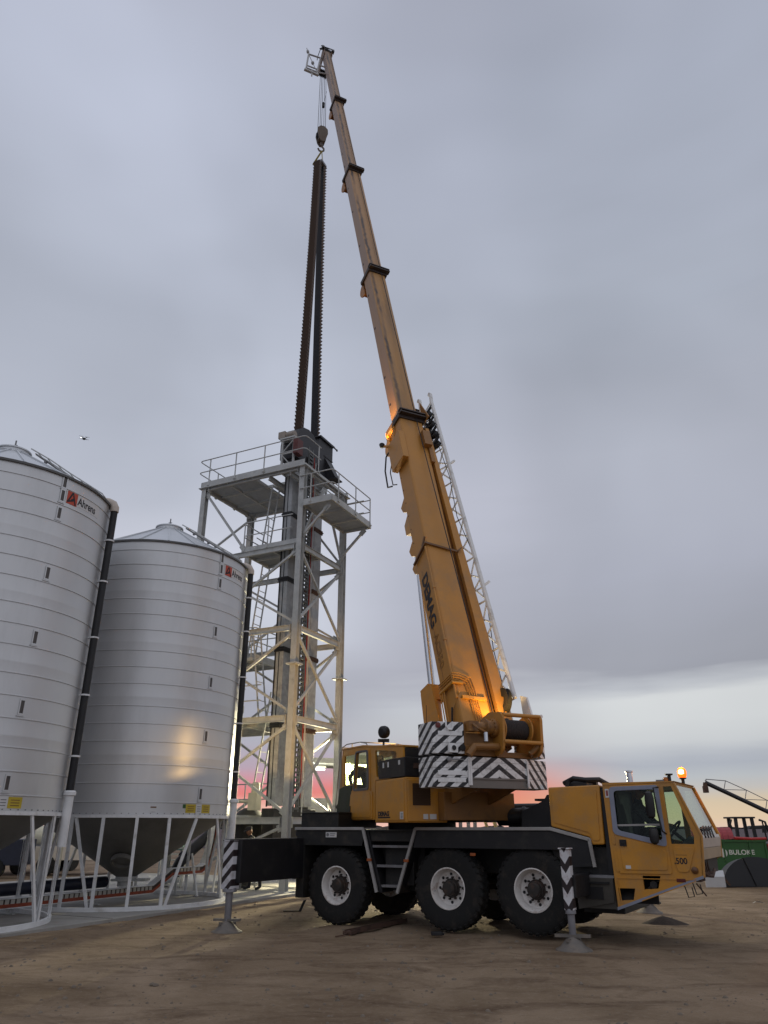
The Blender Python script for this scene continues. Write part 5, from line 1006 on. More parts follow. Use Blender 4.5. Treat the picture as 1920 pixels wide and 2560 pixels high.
m.bar(P[2] + V((-.30, .12, 0)), P[3] + V((-.34, -.05, 0)), .16, .10); m.bar(P[2] + V((-.05, 0, 0)), P[2] + V((-.36, .1, 0)), .06); m.bar(P[3] + V((0, 0, 0)), P[3] + V((-.36, 0, 0)), .06); m.bar((P[2] + P[3]) / 2 + V((-.05, 0, 0)), (P[2] + P[3]) / 2 + V((-.80, .05, 0)), .05)
m.tube([V((35.3, .1, 0)), P[0]], .035, 6); m.tube([V((34.2, .15, -.1)), P[0] + (P[3] - P[0]) * .5], .035, 6); m.tube([V((33.3, .2, -.1)), P[3]], .035, 6)
bo(m, 'jib_head_frame', mat('dull jib frame', (.34, .33, .32), .55), smooth=SM)
# falls of rope from the head down to the block
m = MB()
hx = hk.location
for k, (dx, dy) in enumerate(((-.20, -.06), (-.11, .05), (-.02, -.06), (.08, .06), (.17, -.05))):
    top = BW @ V((34.9 + .12 * k, .10 - .05 * k, -.70 + .10 * k)); m.tube([top, V((hx.x + dx, hx.y + dy, hx.z + .6))], .012, 5)
rp = m.obj('rope_falls', ROPE, crane); rp.matrix_local = CM.inverted()
m = MB(); q = V((hx.x + .02, hx.y - .05, 34.6)); m.lathe([(0, -.18), (.07, -.14), (.07, .14), (0, .18)], 12, q); m.tube([q, q + V((.12, 0, 1.0))], .008, 5); sw_ = m.obj('limit_switch_weight', BLK, crane, smooth=SM); sw_.matrix_local = CM.inverted()
# lift cylinder
m = MB(); m.tube([(-1.1, .0, -1.36), (1.15, .0, -1.10)], .16, 18); m.box((.9, -.19, -1.28), (1.25, .19, -.92)); m.hexa([(-1.1, .16, -1.5), (-1.1, .22, -1.5), (-1.1, .22, -.6), (-1.1, .16, -.6), (1.15, .16, -1.24), (1.15, .22, -1.24), (1.15, .22, -.75), (1.15, .16, -.75)]); lc = bo(m, 'lift_cylinder', YEL, smooth=SM)
m = MB(); m.tube([(1.1, 0, -1.10), (5.3, 0, -.52)], .075, 18); m.obj('cylinder_rod', CHR, lc, smooth=SM)
m = MB(); m.pxz([(5.0, -h0 + .02), (5.7, -h0 + .02), (5.45, -h0 - .30), (5.15, -h0 - .30)], -.2, .2); m.obj('cylinder_bracket', YEL, lc)
# stowed lattice jib on the boom's right side
m = MB(); t0, t1 = .35, 9.3
def jp(t, k):
    f = (t - t0) / (t1 - t0); return V((t, (-.88 + .30 * f, -.97 + .21 * f, -.72 + .30 * f)[k], (.10, .42, -.22)[k]))
for k, r in ((0, .046), (1, .052), (2, .036)): m.tube([jp(t0, k), jp(t1, k)], r, 8)
jib = bo(m, 'lattice_jib', JIBW, smooth=SM)
nb = 15
for a, b in ((0, 1), (0, 2), (1, 2)):
    for i in range(nb):
        ta, tb_ = t0 + (t1 - t0) * i / nb, t0 + (t1 - t0) * (i + 1) / nb; m = MB()
        m.tube([jp(ta, a), jp(tb_, b)] if i % 2 else [jp(ta, b), jp(tb_, a)], .021, 6)
        if i % 2 == 0: m.tube([jp(ta, a), jp(ta, b)], .020, 6)
        m.obj('lacing', JIBW, jib, smooth=SM)
for k in (0, 1): m = MB(); m.tube([jp(t1, k), jp(t1, k) + V((.28, -.02, .02))], .05, 8); m.lathe([(.06, -.03), (.06, .03), (0, .03)], 12, jp(t1, k) + V((.3, 0, 0)), (0, 1, 0)); m.obj('end_lug', JIBW, jib, smooth=SM)
for t in (6.9, 3.1): m = MB(); p = jp(t, 1); m.bar(p, p + V((.12, -.16, .06)), .05, .06); m.bar(jp(t, 0), jp(t, 1) + V((0, -.03, .02)), .03); m.obj('jib_lug', JIBW, jib)
m = MB(); m.lathe([(.27, -.05), (.22, -.02), (.22, .02), (.27, .05), (.10, .05), (.10, -.05), (.27, -.05)], 28, (.30, -.74, .34), (.1, .95, -.1)); m.obj('jib_sheave', RUB, jib, smooth=SM)
m = MB(); m.hexa([(-.1, -.98, -.10), (.5, -.96, -.10), (.5, -.93, -.1), (-.1, -.95, -.1), (-.35, -.98, .2), (.35, -.96, .2), (.35, -.93, .2), (-.35, -.95, .2)]); m.pxz([(-.3, .3), (.42, .42), (.30, .60), (-.22, .62)], -1.16, -1.12); m.tube([(-.12, -1.2, .55), (-.2, -1.2, .80)], .035, 8); m.obj('jib_foot_plate', JIBW, jib)
m = MB(); m.tube([jp(7.9, 1) + V((0, .1, -.1)), jp(6.5, 1) + V((0, .05, -.05)), jp(5.2, 1) + V((0, .12, -.1)), jp(4.0, 1) + V((0, .02, 0)), jp(2.8, 1) + V((0, .0, 0)), jp(1.6, 0) + V((0, -.08, .1)), jp(.8, 0) + V((0, -.06, .1))], .010, 5); m.tube([jp(9.0, 0) + V((0, -.1, .2)), jp(8.4, 0) + V((0, -.05, .12)), jp(7.7, 0) + V((0, .15, .1))], .03, 6); m.obj('jib_cable', BLK, jib)
m = MB()
for i in range(7): t = 7.6 + i * .24; m.tube([jp(t, 0) + V((0, -.02 + .03 * (i % 3), .1)), jp(t + .4, 2) + V((.1, -.1, .05))], .035, 6)
for i in range(3): m.lathe([(.14, -.03), (.14, .03), (.05, .03), (.05, -.03), (.14, -.03)], 16, jp(8.0 + i * .45, 2) + V((0, -.2, .1)), (.3, 1, .2))
for i in range(4): t = 7.7 + i * .38; m.lathe([(.13, -.05), (.13, .05), (.04, .05), (.04, -.05), (.13, -.05)], 14, (jp(t, 0) + jp(t, 1)) / 2 + V((0, .03, .02)), (.4, 1, .3)); m.bar(jp(t, 0) + V((0, .02, 0)), jp(t + .3, 1) + V((0, .02, 0)), .07)
m.obj('jib_gear', BLK, jib)
# ---------------------------------------------------------------- chain conveyor under the silos
CA = C1 + V((0, 0, 0))
def cp(k, z, off=0.): p = CA + A * k + BL * off; return V((p.x, p.y, z))
con = thing('chain_conveyor', 'orange-sided chain conveyor running under both silos and bending up to the tower', 'conveyor')
path = [(-6, .27), (6.50, .28), (7.22, .65), (8.45, .66), (8.65, .75), (8.80, 1.0), (8.90, 1.4), (8.97, 2.0)]
def sweep(nm, off0, off1, h0, h1, mt, par):
    m = MB(); rings = []
    for i, (k, z) in enumerate(path):
        a = V(path[max(i - 1, 0)]); b = V(path[min(i + 1, len(path) - 1)]); d = (b - a).normalized(); n = V((-d.y, d.x))
        rings.append([cp(k + n.x * h, z + n.y * h, o) for o, h in ((off0, h0), (off1, h0), (off1, h1), (off0, h1))])
    m.add([p for r in rings for p in r], [(i * 4 + e, i * 4 + (e + 1) % 4, i * 4 + 4 + (e + 1) % 4, i * 4 + 4 + e) for i in range(len(path) - 1) for e in range(4)] + [(3, 2, 1, 0), tuple(len(path) * 4 - 4 + e for e in range(4))])
    return m.obj(nm, mt, par)
sweep('trough', -.10, .10, -.09, -.02, ORG, con); sweep('channel', -.085, .085, -.02, .075, mat('dark channel', (.05, .035, .03), .7), con)
for h in (.075, -.105): sweep('pale_edge', -.115, .115, h, h + .014, WHT, con)
first = None
for k in range(92):
    kk = -4.6 + .145 * k
    if kk > 6.42 and not (7.3 < kk < 8.4): continue
    z = .275 if kk < 6.6 else .655
    if first is None: m = MB(); m.box((-.05, -.006, -.018), (.05, .0, .068)); first = m.obj('side_window', WINP, con); o = first
    else: o = dup(first, 'side_window', con)
    o.location = cp(kk, z, -.088); o.rotation_euler = (0, 0, math.atan2(A.y, A.x))
for k in (-3.2, -.6, 2.2, 4.6, 7.5, 8.3):
    z = .27 if k < 6.6 else .65; m = MB(); m.bar(cp(k, .06, .0), cp(k, z - .10), .06, .05); m.bar(cp(k, .07, -.2), cp(k, .07, .2), .08, .02); m.obj('support', GAL, con)
pipe = thing('transfer_pipe', 'navy steel pipe lying behind the orange conveyor under the silos', 'pipe')
m = MB(); m.tube([cp(-5, .50, .42), cp(5.3, .50, .42)], .13, 14); m.obj('pipe_run', NAVY, pipe, smooth=SM)
for k in (-2.5, .6, 3.4): m = MB(); m.bar(cp(k, .06, .42), cp(k, .40, .42), .10, .08); m.obj('pipe_stand', STL, pipe)
sp = thing('spout_pipe', 'dark bent spout pipe rising from the conveyor toward the tower hopper', 'pipe')
m = MB(); m.tube([cp(7.8, .55, .35), cp(8.0, .85, .35), cp(8.5, 1.2, .3), cp(9.1, 1.6, .2), cp(9.5, 2.1, .1)], .15, 14); m.lathe([(.15, 0), (.19, .01), (.19, .06), (.15, .07)], 16, cp(8.15, .96, .34), cp(.3, .3) - cp(0, 0)); m.obj('pipe_run', BLK, sp, smooth=SM)
hp_ = thing('intake_hopper', 'dark round hopper with domed lid standing between silo and tower', 'hopper', (-4.3, 25.25, 0))
m = MB(); m.lathe([(.0, 2.34), (.18, 2.33), (.34, 2.24), (.52, 2.06), (.52, 1.98), (.48, 1.96), (.48, 1.35), (.18, .5), (.18, .06)], 30); m.obj('hopper_shell', mat('dark hopper paint', (.030, .030, .028), .55, 0, .2, 5), hp_, smooth=SM)
m = MB(); m.tube([(-.05, 0, 2.30), (.0, 0, 2.46), (.12, 0, 2.46)], .02, 6); m.box((-.5, -.56, 2.0), (.5, -.5, 2.04)); m.obj('lid_handle', STL, hp_)
for a in range(3): m = MB(); m.bar((.45 * cos(a * 2.1 + .4), .45 * sin(a * 2.1 + .4), 1.3), (.5 * cos(a * 2.1 + .4), .5 * sin(a * 2.1 + .4), .05), .06); m.obj('leg', STL, hp_)
for k, (kk, off, lean) in enumerate(((7.45, -.8, .25), (8.7, -.35, -.06))):
    pr = thing('prop_post', ('slanted galvanised prop standing on the slab beside the conveyor bend', 'upright white prop beside the conveyor where it turns up')[k], 'prop', cp(kk, .055, off)); m = MB(); m.tube([(0, 0, 0), (-lean, .05, 1.05)], .032, 8); m.obj('post', WHT, pr, smooth=SM); m = MB(); m.box((-.09, -.07, 0), (.09, .07, .015)); m.obj('foot', STL, pr)
stair = thing('access_stair', 'pale slatted access stair behind the right silo', 'stair', cp(9.6, .05, 2.0), math.atan2(A.y, A.x) + .5)
for y in (-.3, .3): m = MB(); m.bar((0, y, 0), (1.0, y, 1.35), .05, .16); m.obj('stringer', SHEDW, stair)
for k in range(8): m = MB(); x = .06 + k * .125; m.box((x - .07, -.28, x * 1.35 - .02), (x + .09, .28, x * 1.35 + .02)); m.obj('tread', SHEDW, stair)
# ---------------------------------------------------------------- behind the tower: open shed with tube lamp, cabinets, rails
shed = thing('open_shed', 'pale lit shed with flat canopy and glowing tube lamp beyond the tower', 'shed', (0, 33, 0))
m = MB(); m.box((-1.75, 0, 2.62), (.35, .12, 4.62)); m.obj('wall', SHEDW, shed)
for k in range(8): m = MB(); x = -1.72 + k * .27; m.box((x, -.022, 2.65), (x + .245, -.001, 4.58)); m.obj('wall_sheet', SHEDW, shed)
m = MB(); m.hexa([(-4.6, -1.6, 4.28), (.5, -1.6, 4.10), (.5, 2.2, 4.15), (-4.6, 2.2, 4.3), (-4.6, -1.6, 4.36), (.5, -1.6, 4.18), (.5, 2.2, 4.23), (-4.6, 2.2, 4.38)]); m.obj('canopy', SHED, shed)
m = MB(); m.hexa([(-4.6, -1.64, 4.26), (.5, -1.64, 4.06), (.5, -1.605, 4.06), (-4.6, -1.605, 4.26), (-4.6, -1.64, 4.46), (.5, -1.64, 4.26), (.5, -1.605, 4.26), (-4.6, -1.605, 4.46)]); m.obj('fascia', SHEDW, shed)
for x in (-4.4, -2.0, .3): m = MB(); m.box((x - .05, -1.5, .05), (x + .05, -1.4, 4.1)); m.obj('post', SHED, shed)
m = MB(); m.tube([(-3.35, -1.1, 4.0), (-2.45, -1.1, 3.97)], .035, 10); m.obj('tube_lamp', E_TUBE, shed, smooth=SM); m = MB(); m.box((-3.4, -1.16, 4.04), (-2.4, -1.04, 4.09)); m.obj('lamp_housing', SHEDW, shed)
light('tube_light', 'POINT', (-2.9, 31.85, 3.8), 140, (1, .97, .75), .3)
m = MB(); m.tube([(-1.3, -.55, 4.0), (-.2, -.55, 3.96)], .035, 10); m.obj('tube_lamp', E_TUBE, shed, smooth=SM)  # extra tube and the light below it, added to brighten the wall
light('tube_light', 'POINT', (-.75, 32.2, 3.75), 900, (1, .97, .66), .3)
hut = thing('switch_cabinet', 'grey metal switch cabinet below the lit canopy', 'cabinet', (-2.55, 30, 0)); m = MB(); m.box((-.32, -.4, .05), (.42, .5, 2.78)); m.obj('body', SHED, hut, bevel=.02)
for x in (-.28, .07): m = MB(); m.box((x, -.42, .3), (x + .32, -.40, 2.7)); m.obj('door', SHED, hut, bevel=.006)
cab2 = thing('dark_cabinet', 'dark equipment cabinet left of the grey one behind the elevator', 'cabinet', (-3.05, 29.8, 0)); m = MB(); m.box((-.28, -.3, .05), (.16, .4, 2.88)); m.obj('body', DRK, cab2, bevel=.02); m = MB(); m.box((-.25, -.315, .3), (.13, -.3, 2.8)); m.obj('door', BLK, cab2)
lampthing = thing('work_floodlight', 'lit floodlight on a steel post behind the operator cab', 'floodlight', (-1.475, 29, 0))
m = MB(); m.tube([(0, .14, .05), (0, .14, 4.0)], .04, 8); m.obj('post', STL, lampthing, smooth=SM)
m = MB(); m.box((-.24, -.02, 3.58), (.24, .10, 4.0)); m.box((-.03, .1, 3.6), (.03, .16, 3.9)); m.obj('housing', BLK, lampthing, bevel=.01)
m = MB(); m.box((-.22, -.03, 3.60), (.22, -.021, 3.98)); m.obj('lens', E_FLOOD, lampthing)
light('flood_light', 'SPOT', (-1.475, 28.9, 3.8), 5200, (1, .88, .56), .12, (4.5, 12, -1.0), 150, .6)
fr = thing('pipe_rail', 'low galvanised pipe rail behind the rear outrigger', 'rail', (-4.6, 25.2, .05))
for z in (.12, .75): m = MB(); m.tube([(-.6, 0, z), (.75, 0, z)], .03, 7); m.obj('rail', GAL, fr)
for x in (-.45, .05, .62): m = MB(); m.tube([(x, 0, 0), (x, 0, .8)], .03, 7); m.obj('post', GAL, fr)
# lit auger legs and rails glimpsed under the counterweight
au = thing('field_auger', 'tan field auger with slanted legs glimpsed under the crane tail', 'auger', (4.1, 30, 0))
TAN = mat('tan painted pipe', (.34, .26, .12), .6)
for a, b, r in (((-.25, 0, 3.0), (.65, 0, .1), .07), ((-.45, .3, 2.6), (.4, .3, .1), .06), ((-2.2, 0, 2.2), (-.3, 0, 2.9), .10)): m = MB(); m.tube([a, b], r, 10); m.obj('tube', TAN, au, smooth=SM)
m = MB(); m.box((-1.95, -.2, .2), (-1.45, .5, 2.12)); m.obj('hopper', TAN, au)
for x in (-1.25, -.95, -.7): m = MB(); m.box((x, .1, .3), (x + .12, .3, 2.05)); m.obj('stay', STL, au)
for y in (0,):
    m = MB(); m.tube([(-.2, .4, 1.95), (2.2, .4, 1.95)], .015, 5); m.tube([(-.2, .4, 1.7), (2.2, .4, 1.7)], .012, 5); m.obj('rail', STL, au)
# ---------------------------------------------------------------- vehicles far behind the silos
def ute(loc, rz, label, tank):
    t = thing('utility_truck', label, 'truck', loc, rz)
    m = MB(); m.pxz(rpoly([(-2.4, .55), (2.35, .55), (2.4, 1.0), (1.3, 1.12), (.7, 1.72), (-.5, 1.75), (-.6, 1.1), (-2.4, 1.05)], .06), -.85, .85); m.obj('body', WCAR, t, bevel=.03)
    for s in (-1, 1):
        m = MB(); m.pxz([(1.12, 1.14), (.64, 1.64), (.12, 1.66), (.12, 1.14)], s * .855, s * .862); m.pxz([(.06, 1.14), (.06, 1.66), (-.42, 1.66), (-.48, 1.14)], s * .855, s * .862); m.obj('side_window', BLK, t)
        for x in (-1.5, 1.5): m = MB(); m.lathe([(.19, -.1), (.36, -.1), (.38, -.06), (.38, .06), (.36, .1), (.19, .1), (.0, .08), (0, -.08), (.19, -.1)], 24, (x, s * .75, .38), (0, 1, 0)); m.obj('wheel', RUB, t, smooth=SM)
    if tank: m = MB(); m.tube([(-2.2, 0, 1.42), (-.7, 0, 1.42)], .42, 18); m.obj('spray_tank', CREAM, t, smooth=SM)
    m = MB(); m.box((-2.42, -.8, 1.02), (-.62, .8, 1.12)); m.obj('tray', STL, t); return t
ute((-15.2, 35, 0), 1.2, 'pale utility truck parked far behind the left silo legs', False)
ute((-12.2, 33.5, 0), .15, 'pale utility truck carrying a cream tank, seen between the two silos', True)
tk = thing('water_tank', 'teal box tank on legs behind the right silo', 'tank', (-7.3, 27.6, 0)); m = MB(); m.box((-.45, -.3, 1.05), (.45, .3, 1.28)); m.obj('tank_body', mat('teal tank', (.14, .24, .22), .5), tk, bevel=.03)
for x in (-.35, .35): m = MB(); m.box((x - .03, -.03, .05), (x + .03, .03, 1.05)); m.obj('leg', GAL, tk)
sk = thing('dark_trailer', 'dark boxy trailer far behind the left silo legs', 'trailer', (-14.9, 31, 0)); m = MB(); m.box((-1.5, -.6, .45), (1.2, .6, 1.35)); m.obj('body', NAVY, sk, bevel=.02)
for x in (-.5, .3): m = MB(); m.lathe([(0, -.1), (.34, -.1), (.36, 0), (.34, .1), (0, .1)], 20, (x, -.55, .34), (0, 1, 0)); m.obj('wheel', RUB, sk, smooth=SM)
# ---------------------------------------------------------------- right edge: green bin, hopper, loader, auger
gb = thing('field_bin', 'green grain bin with red tarp lid and white lettering at the right edge', 'bin', (13.05, 30, 0), -.06)
m = MB(); m.pxz([(-1.3, 1.34), (1.2, 1.34), (1.2, .55), (.75, .22), (-.95, .22), (-1.3, .55)], 0, 2.2); bb = m.obj('bin_body', GRN, gb, bevel=.015)
for x in (-1.28, -.35, .6, 1.18): m = MB(); m.box((x - .03, -.03, .6), (x + .03, -.001, 1.32)); m.obj('rib', GRN, bb)
m = MB(); m.box((-1.33, -.045, 1.27), (1.23, -.001, 1.335)); m.obj('top_rail', GRN, bb)
text('bin_name', 'BULOKE', .225, basis((1, 0, 0), (0, 0, 1), (-.20, -.006, .84)), LTR, bb, .003, .004, 0, 1.12)
m = MB(); m.pxz([(-.62, 1.03)] + [(-.40 + .15 * cos(a), .89 + .15 * sin(a)) for a in [rad(k) for k in range(85, -110, -15)]] + [(-.45, .76), (-.44, .90)], -.008, -.002); m.obj('bin_emblem', LTR, bb)
for k in range(7):
    m = MB(); x = -1.3 + k * .20; m.prism(arc((0, 1.36), .40, 0, pi, 10), lambda q: (x, q[0] * 1.0 + 1.1 - .7, q[1]), lambda q: (x + .19, q[0] * 1.0 + 1.1 - .7, q[1] + .012)); m.obj('tarp_panel', REDT, gb)
m = MB(); m.tube([(.1, .0, 1.40), (.7, -.02, 1.37), (1.25, .0, 1.38)], .05, 8); m.box((.1, 0, 1.34), (1.22, 2.1, 1.38)); m.obj('tarp_roll', RED, gb)
for x in (-.8, .5): m = MB(); m.lathe([(0, -.12), (.36, -.12), (.38, 0), (.36, .12), (0, .12)], 22, (x, .4, .37), (0, 1, 0)); m.obj('wheel', RUB, gb, smooth=SM)
m = MB(); m.box((1.2, -.05, .25), (1.7, .05, .38)); m.box((1.25, -.02, .6), (1.32, .05, 1.2)); m.obj('drawbar', RED, gb)
ah = thing('auger_hopper', 'black half-round hopper cover with bright plate lying in front of the green bin', 'hopper', (11.95, 26.2, .02))
m = MB(); m.prism([(-1.08, 0)] + arc((0, 0), 1.0, pi, 0, 20)[0:0] + [(-1.06 * cos(a) * (1.25 if a > pi / 2 else 1), .87 * sin(a)) for a in [pi * k / 20 for k in range(1, 20)]] + [(1.35, 0)], lambda q: (q[0], 0, q[1]), lambda q: (q[0] + .1, .7, q[1] * .92)); m.obj('cover', mat('black cover cloth', (.02, .022, .026), .6, 0, .2, 3), ah)
m = MB(); m.tube([(-.30, -.012, .84), (-.16, -.02, .45), (-.02, -.014, .03)], .02, 6); m.obj('seam', BLK, ah)
m = MB(); pr_ = [(0, .0), (.0, .30), (.04, .48)]
for i in range(2):
    a, b = pr_[i], pr_[i + 1]; m.hexa([(-1.74, -.25 + a[0], a[1]), (-1.10, -.25 + a[0], a[1]), (-1.10, -.23 + a[0], a[1]), (-1.74, -.23 + a[0], a[1]), (-1.74, -.25 + b[0], b[1]), (-1.10, -.25 + b[0], b[1]), (-1.10, -.23 + b[0], b[1]), (-1.74, -.23 + b[0], b[1])])
pl = m.obj('bright_plate', PLATE, ah)
m = MB(); m.bar((-1.5, -.1, .78), (-.9, -.1, .05), .07, .05); m.bar((-1.7, -.05, .72), (-1.35, -.08, .82), .08, .06); m.obj('hinge_arm', RST, ah)
tl = thing('loader', 'dark loader with open safety cab standing behind the green bin', 'loader', (16.3, 36, 0))
m = MB(); m.box((-.62, -.5, 2.14), (.36, .6, 2.21)); m.obj('cab_roof', BLK, tl, bevel=.02)
for x, y, x2 in ((-.52, -.45, -.56), (-.42, .5, -.44), (.20, -.45, .24), (.28, .5, .30)): m = MB(); m.bar((x, y, 2.14), (x2, y, 1.1), .10, .13); m.obj('cab_pillar', BLK, tl)
m = MB(); m.tube([(.55, -.4, 2.08), (.80, -.4, 2.0), (.95, -.4, 1.2)], .05, 8); m.bar((.68, -.4, 2.0), (.75, -.4, 1.2), .05); m.box((.62, -.45, 1.55), (.78, -.35, 1.8)); m.tube([(-.72, -.45, 2.1), (-.80, -.45, 1.9), (-.74, -.45, 1.7)], .05, 8); [q.obj('guard_rail', BLK, tl) for q in split(m)]
m = MB(); m.box((-1.2, -.7, .5), (1.6, .7, 1.12)); m.box((-.3, -.4, 1.12), (.2, .3, 1.25)); m.obj('body', DRK, tl, bevel=.03)
for x in (-.9, 1.1):
    for y in (-.75, .75): m = MB(); m.lathe([(0, -.15), (.44, -.15), (.47, 0), (.44, .15), (0, .15)], 22, (x, y, .46), (0, 1, 0)); m.obj('wheel', RUB, tl, smooth=SM)
ag = thing('grain_auger', 'long dark grain auger with wire truss slanting above the green bin', 'auger', (14.05, 34, 0))
def agp(f, dz=0): return V((5.4 * f, .6 * f, 3.55 - 2.42 * f + dz))
m = MB(); m.tube([agp(0), agp(1)], .075, 12); m.obj('auger_tube', BLK, ag, smooth=SM)
m = MB(); m.tube([agp(.0, .01), agp(-.01, -.25)], .09, 10); m.box((-.12, -.1, 3.15), (.06, .1, 3.42)); m.obj('spout', RST, ag)
tops = [agp(.01, .18), agp(.175, .52), agp(.34, .54), agp(.50, .52), agp(.66, .48), agp(.82, .3), agp(.95, .05)]
m = MB(); m.tube([agp(0, .10), agp(1, .10)], .020, 5); m.obj('lower_wire', STL, ag)
for i in range(6): m = MB(); m.tube([tops[i], tops[i + 1]], .018, 5); m.obj('truss_wire', STL, ag)
for i, f in enumerate((.01, .15, .315, .475, .64, .80)): m = MB(); m.tube([agp(f, .10), tops[i]], .017, 5); m.obj('truss_post', STL, ag)
for i, f in enumerate((.15, .315, .475, .64)): m = MB(); m.tube([agp(f, .10), tops[i + 2]], .014, 5); m.obj('truss_tie', STL, ag)
for x in (-.6, .6): m = MB(); m.tube([agp(.62), (3.4, x, .4)], .04, 8); m.obj('leg', STL, ag); m = MB(); m.lathe([(0, -.09), (.34, -.09), (.34, .09), (0, .09)], 20, (3.4, x, .36), (0, 1, 0)); m.obj('wheel', RUB, ag)
# ---------------------------------------------------------------- small things
bar = thing('steel_channel', 'rusty steel channel lying on the dirt beside the rear wheel', 'steel bar', (-.65, 14.91, .01), math.atan2(1.91, 1.09))
m = MB(); m.pyz([(-.06, 0), (.06, 0), (.06, .07), (.05, .07), (.05, .012), (-.05, .012), (-.05, .07), (-.06, .07)], 0, 2.15); m.box((-.02, -.09, .0), (.14, .09, .05)); m.tube([(-.02, 0, .02), (-.25, -.06, .012), (-.42, -.02, .01)], .012, 5); m.obj('channel', RST, bar)
blk = thing('rubber_block', 'small black block lying on the dirt in front of the middle wheel', 'block', (.93, 14.77, .01), .1); m = MB(); m.box((-.10, -.05, 0), (.10, .05, .06)); m.box((.10, -.03, .0), (.13, .03, .04)); m.obj('block', BLK, blk, bevel=.01)
bag = thing('paper_scrap', 'crumpled white paper scrap on the dirt at the right', 'litter', (9.32, 20.58, .01)); m = MB(); m.add([(-.14, 0, .01), (-.05, -.05, .06), (.05, .02, .07), (.2, 0, .01), (.02, .09, .03), (-.05, .06, .04)], [(0, 1, 5), (1, 2, 4), (1, 4, 5), (2, 3, 4)]); m.obj('paper', STK, bag)
fl = thing('rubber_strip', 'torn black rubber strip on the dirt behind the rear wheel', 'litter', (-1.95, 18.9, .0)); m = MB(); m.hexa([(0, 0, 0), (.06, 0, 0), (.06, .03, 0), (0, .03, 0), (.1, .02, .22), (.17, .02, .24), (.17, .05, .24), (.1, .05, .22)]); m.box((-.35, -.02, 0), (.05, .05, .015)); m.obj('strip', RUB, fl)
mo = MB()
for r, h in ((1, 1),):
    vs = [(0, 0, .13)]; n = 22
    for k in range(1, 5):
        for i in range(n): a = 2 * pi * i / n; q = k / 4; w = 1 + .25 * noise2(cos(a) * 2 + 5, sin(a) * 2); vs.append((.52 * q * cos(a) * w, .26 * q * sin(a) * w, .13 * (1 - q ** 1.2) - .03 * q))
    fs = [(0, 1 + i, 1 + (i + 1) % n) for i in range(n)] + [(1 + (k - 1) * n + i, 1 + k * n + i, 1 + k * n + (i + 1) % n, 1 + (k - 1) * n + (i + 1) % n) for k in range(1, 4) for i in range(n)]
    mo.add(vs, fs)
dm = mo.obj('dirt_mound', mat('dark damp dirt', (.045, .032, .024), .95, 0, .3, 9, bump=.4, bscale=40), smooth=3.2); dm.location = (5.6, 16.7, .0); tag(dm, 'low mound of dark dirt beside the crane cab', 'dirt')
dro = thing('camera_drone', 'small dark quadcopter drone hovering above the silos', 'drone', (-19.7, 40, 17.6), .4)
dp = C1  # placed along the sight line through the sky above the left silo
r_ = ray(210, 1097); dro.location = V((0, 0, 1.75)) + r_ * (40 / r_.y)
m = MB(); m.lathe([(0, -.06), (.09, -.04), (.10, .02), (.05, .06), (0, .065)], 12); m.obj('body', BLK, dro, smooth=SM)
for k in range(4): a = pi / 4 + k * pi / 2; c = V((.24 * cos(a), .24 * sin(a), .05)); m = MB(); m.bar((0, 0, .02), c, .03, .02); m.obj('arm', BLK, dro); m = MB(); m.box(c + V((-.13, -.012, .02)), c + V((.13, .012, .026))); m.obj('rotor', STL, dro)
m = MB(); m.lathe([(0, -.04), (.045, 0), (0, .04)], 8, (-.17, -.1, 0)); m.obj('nav_light', E_DRONE, dro)
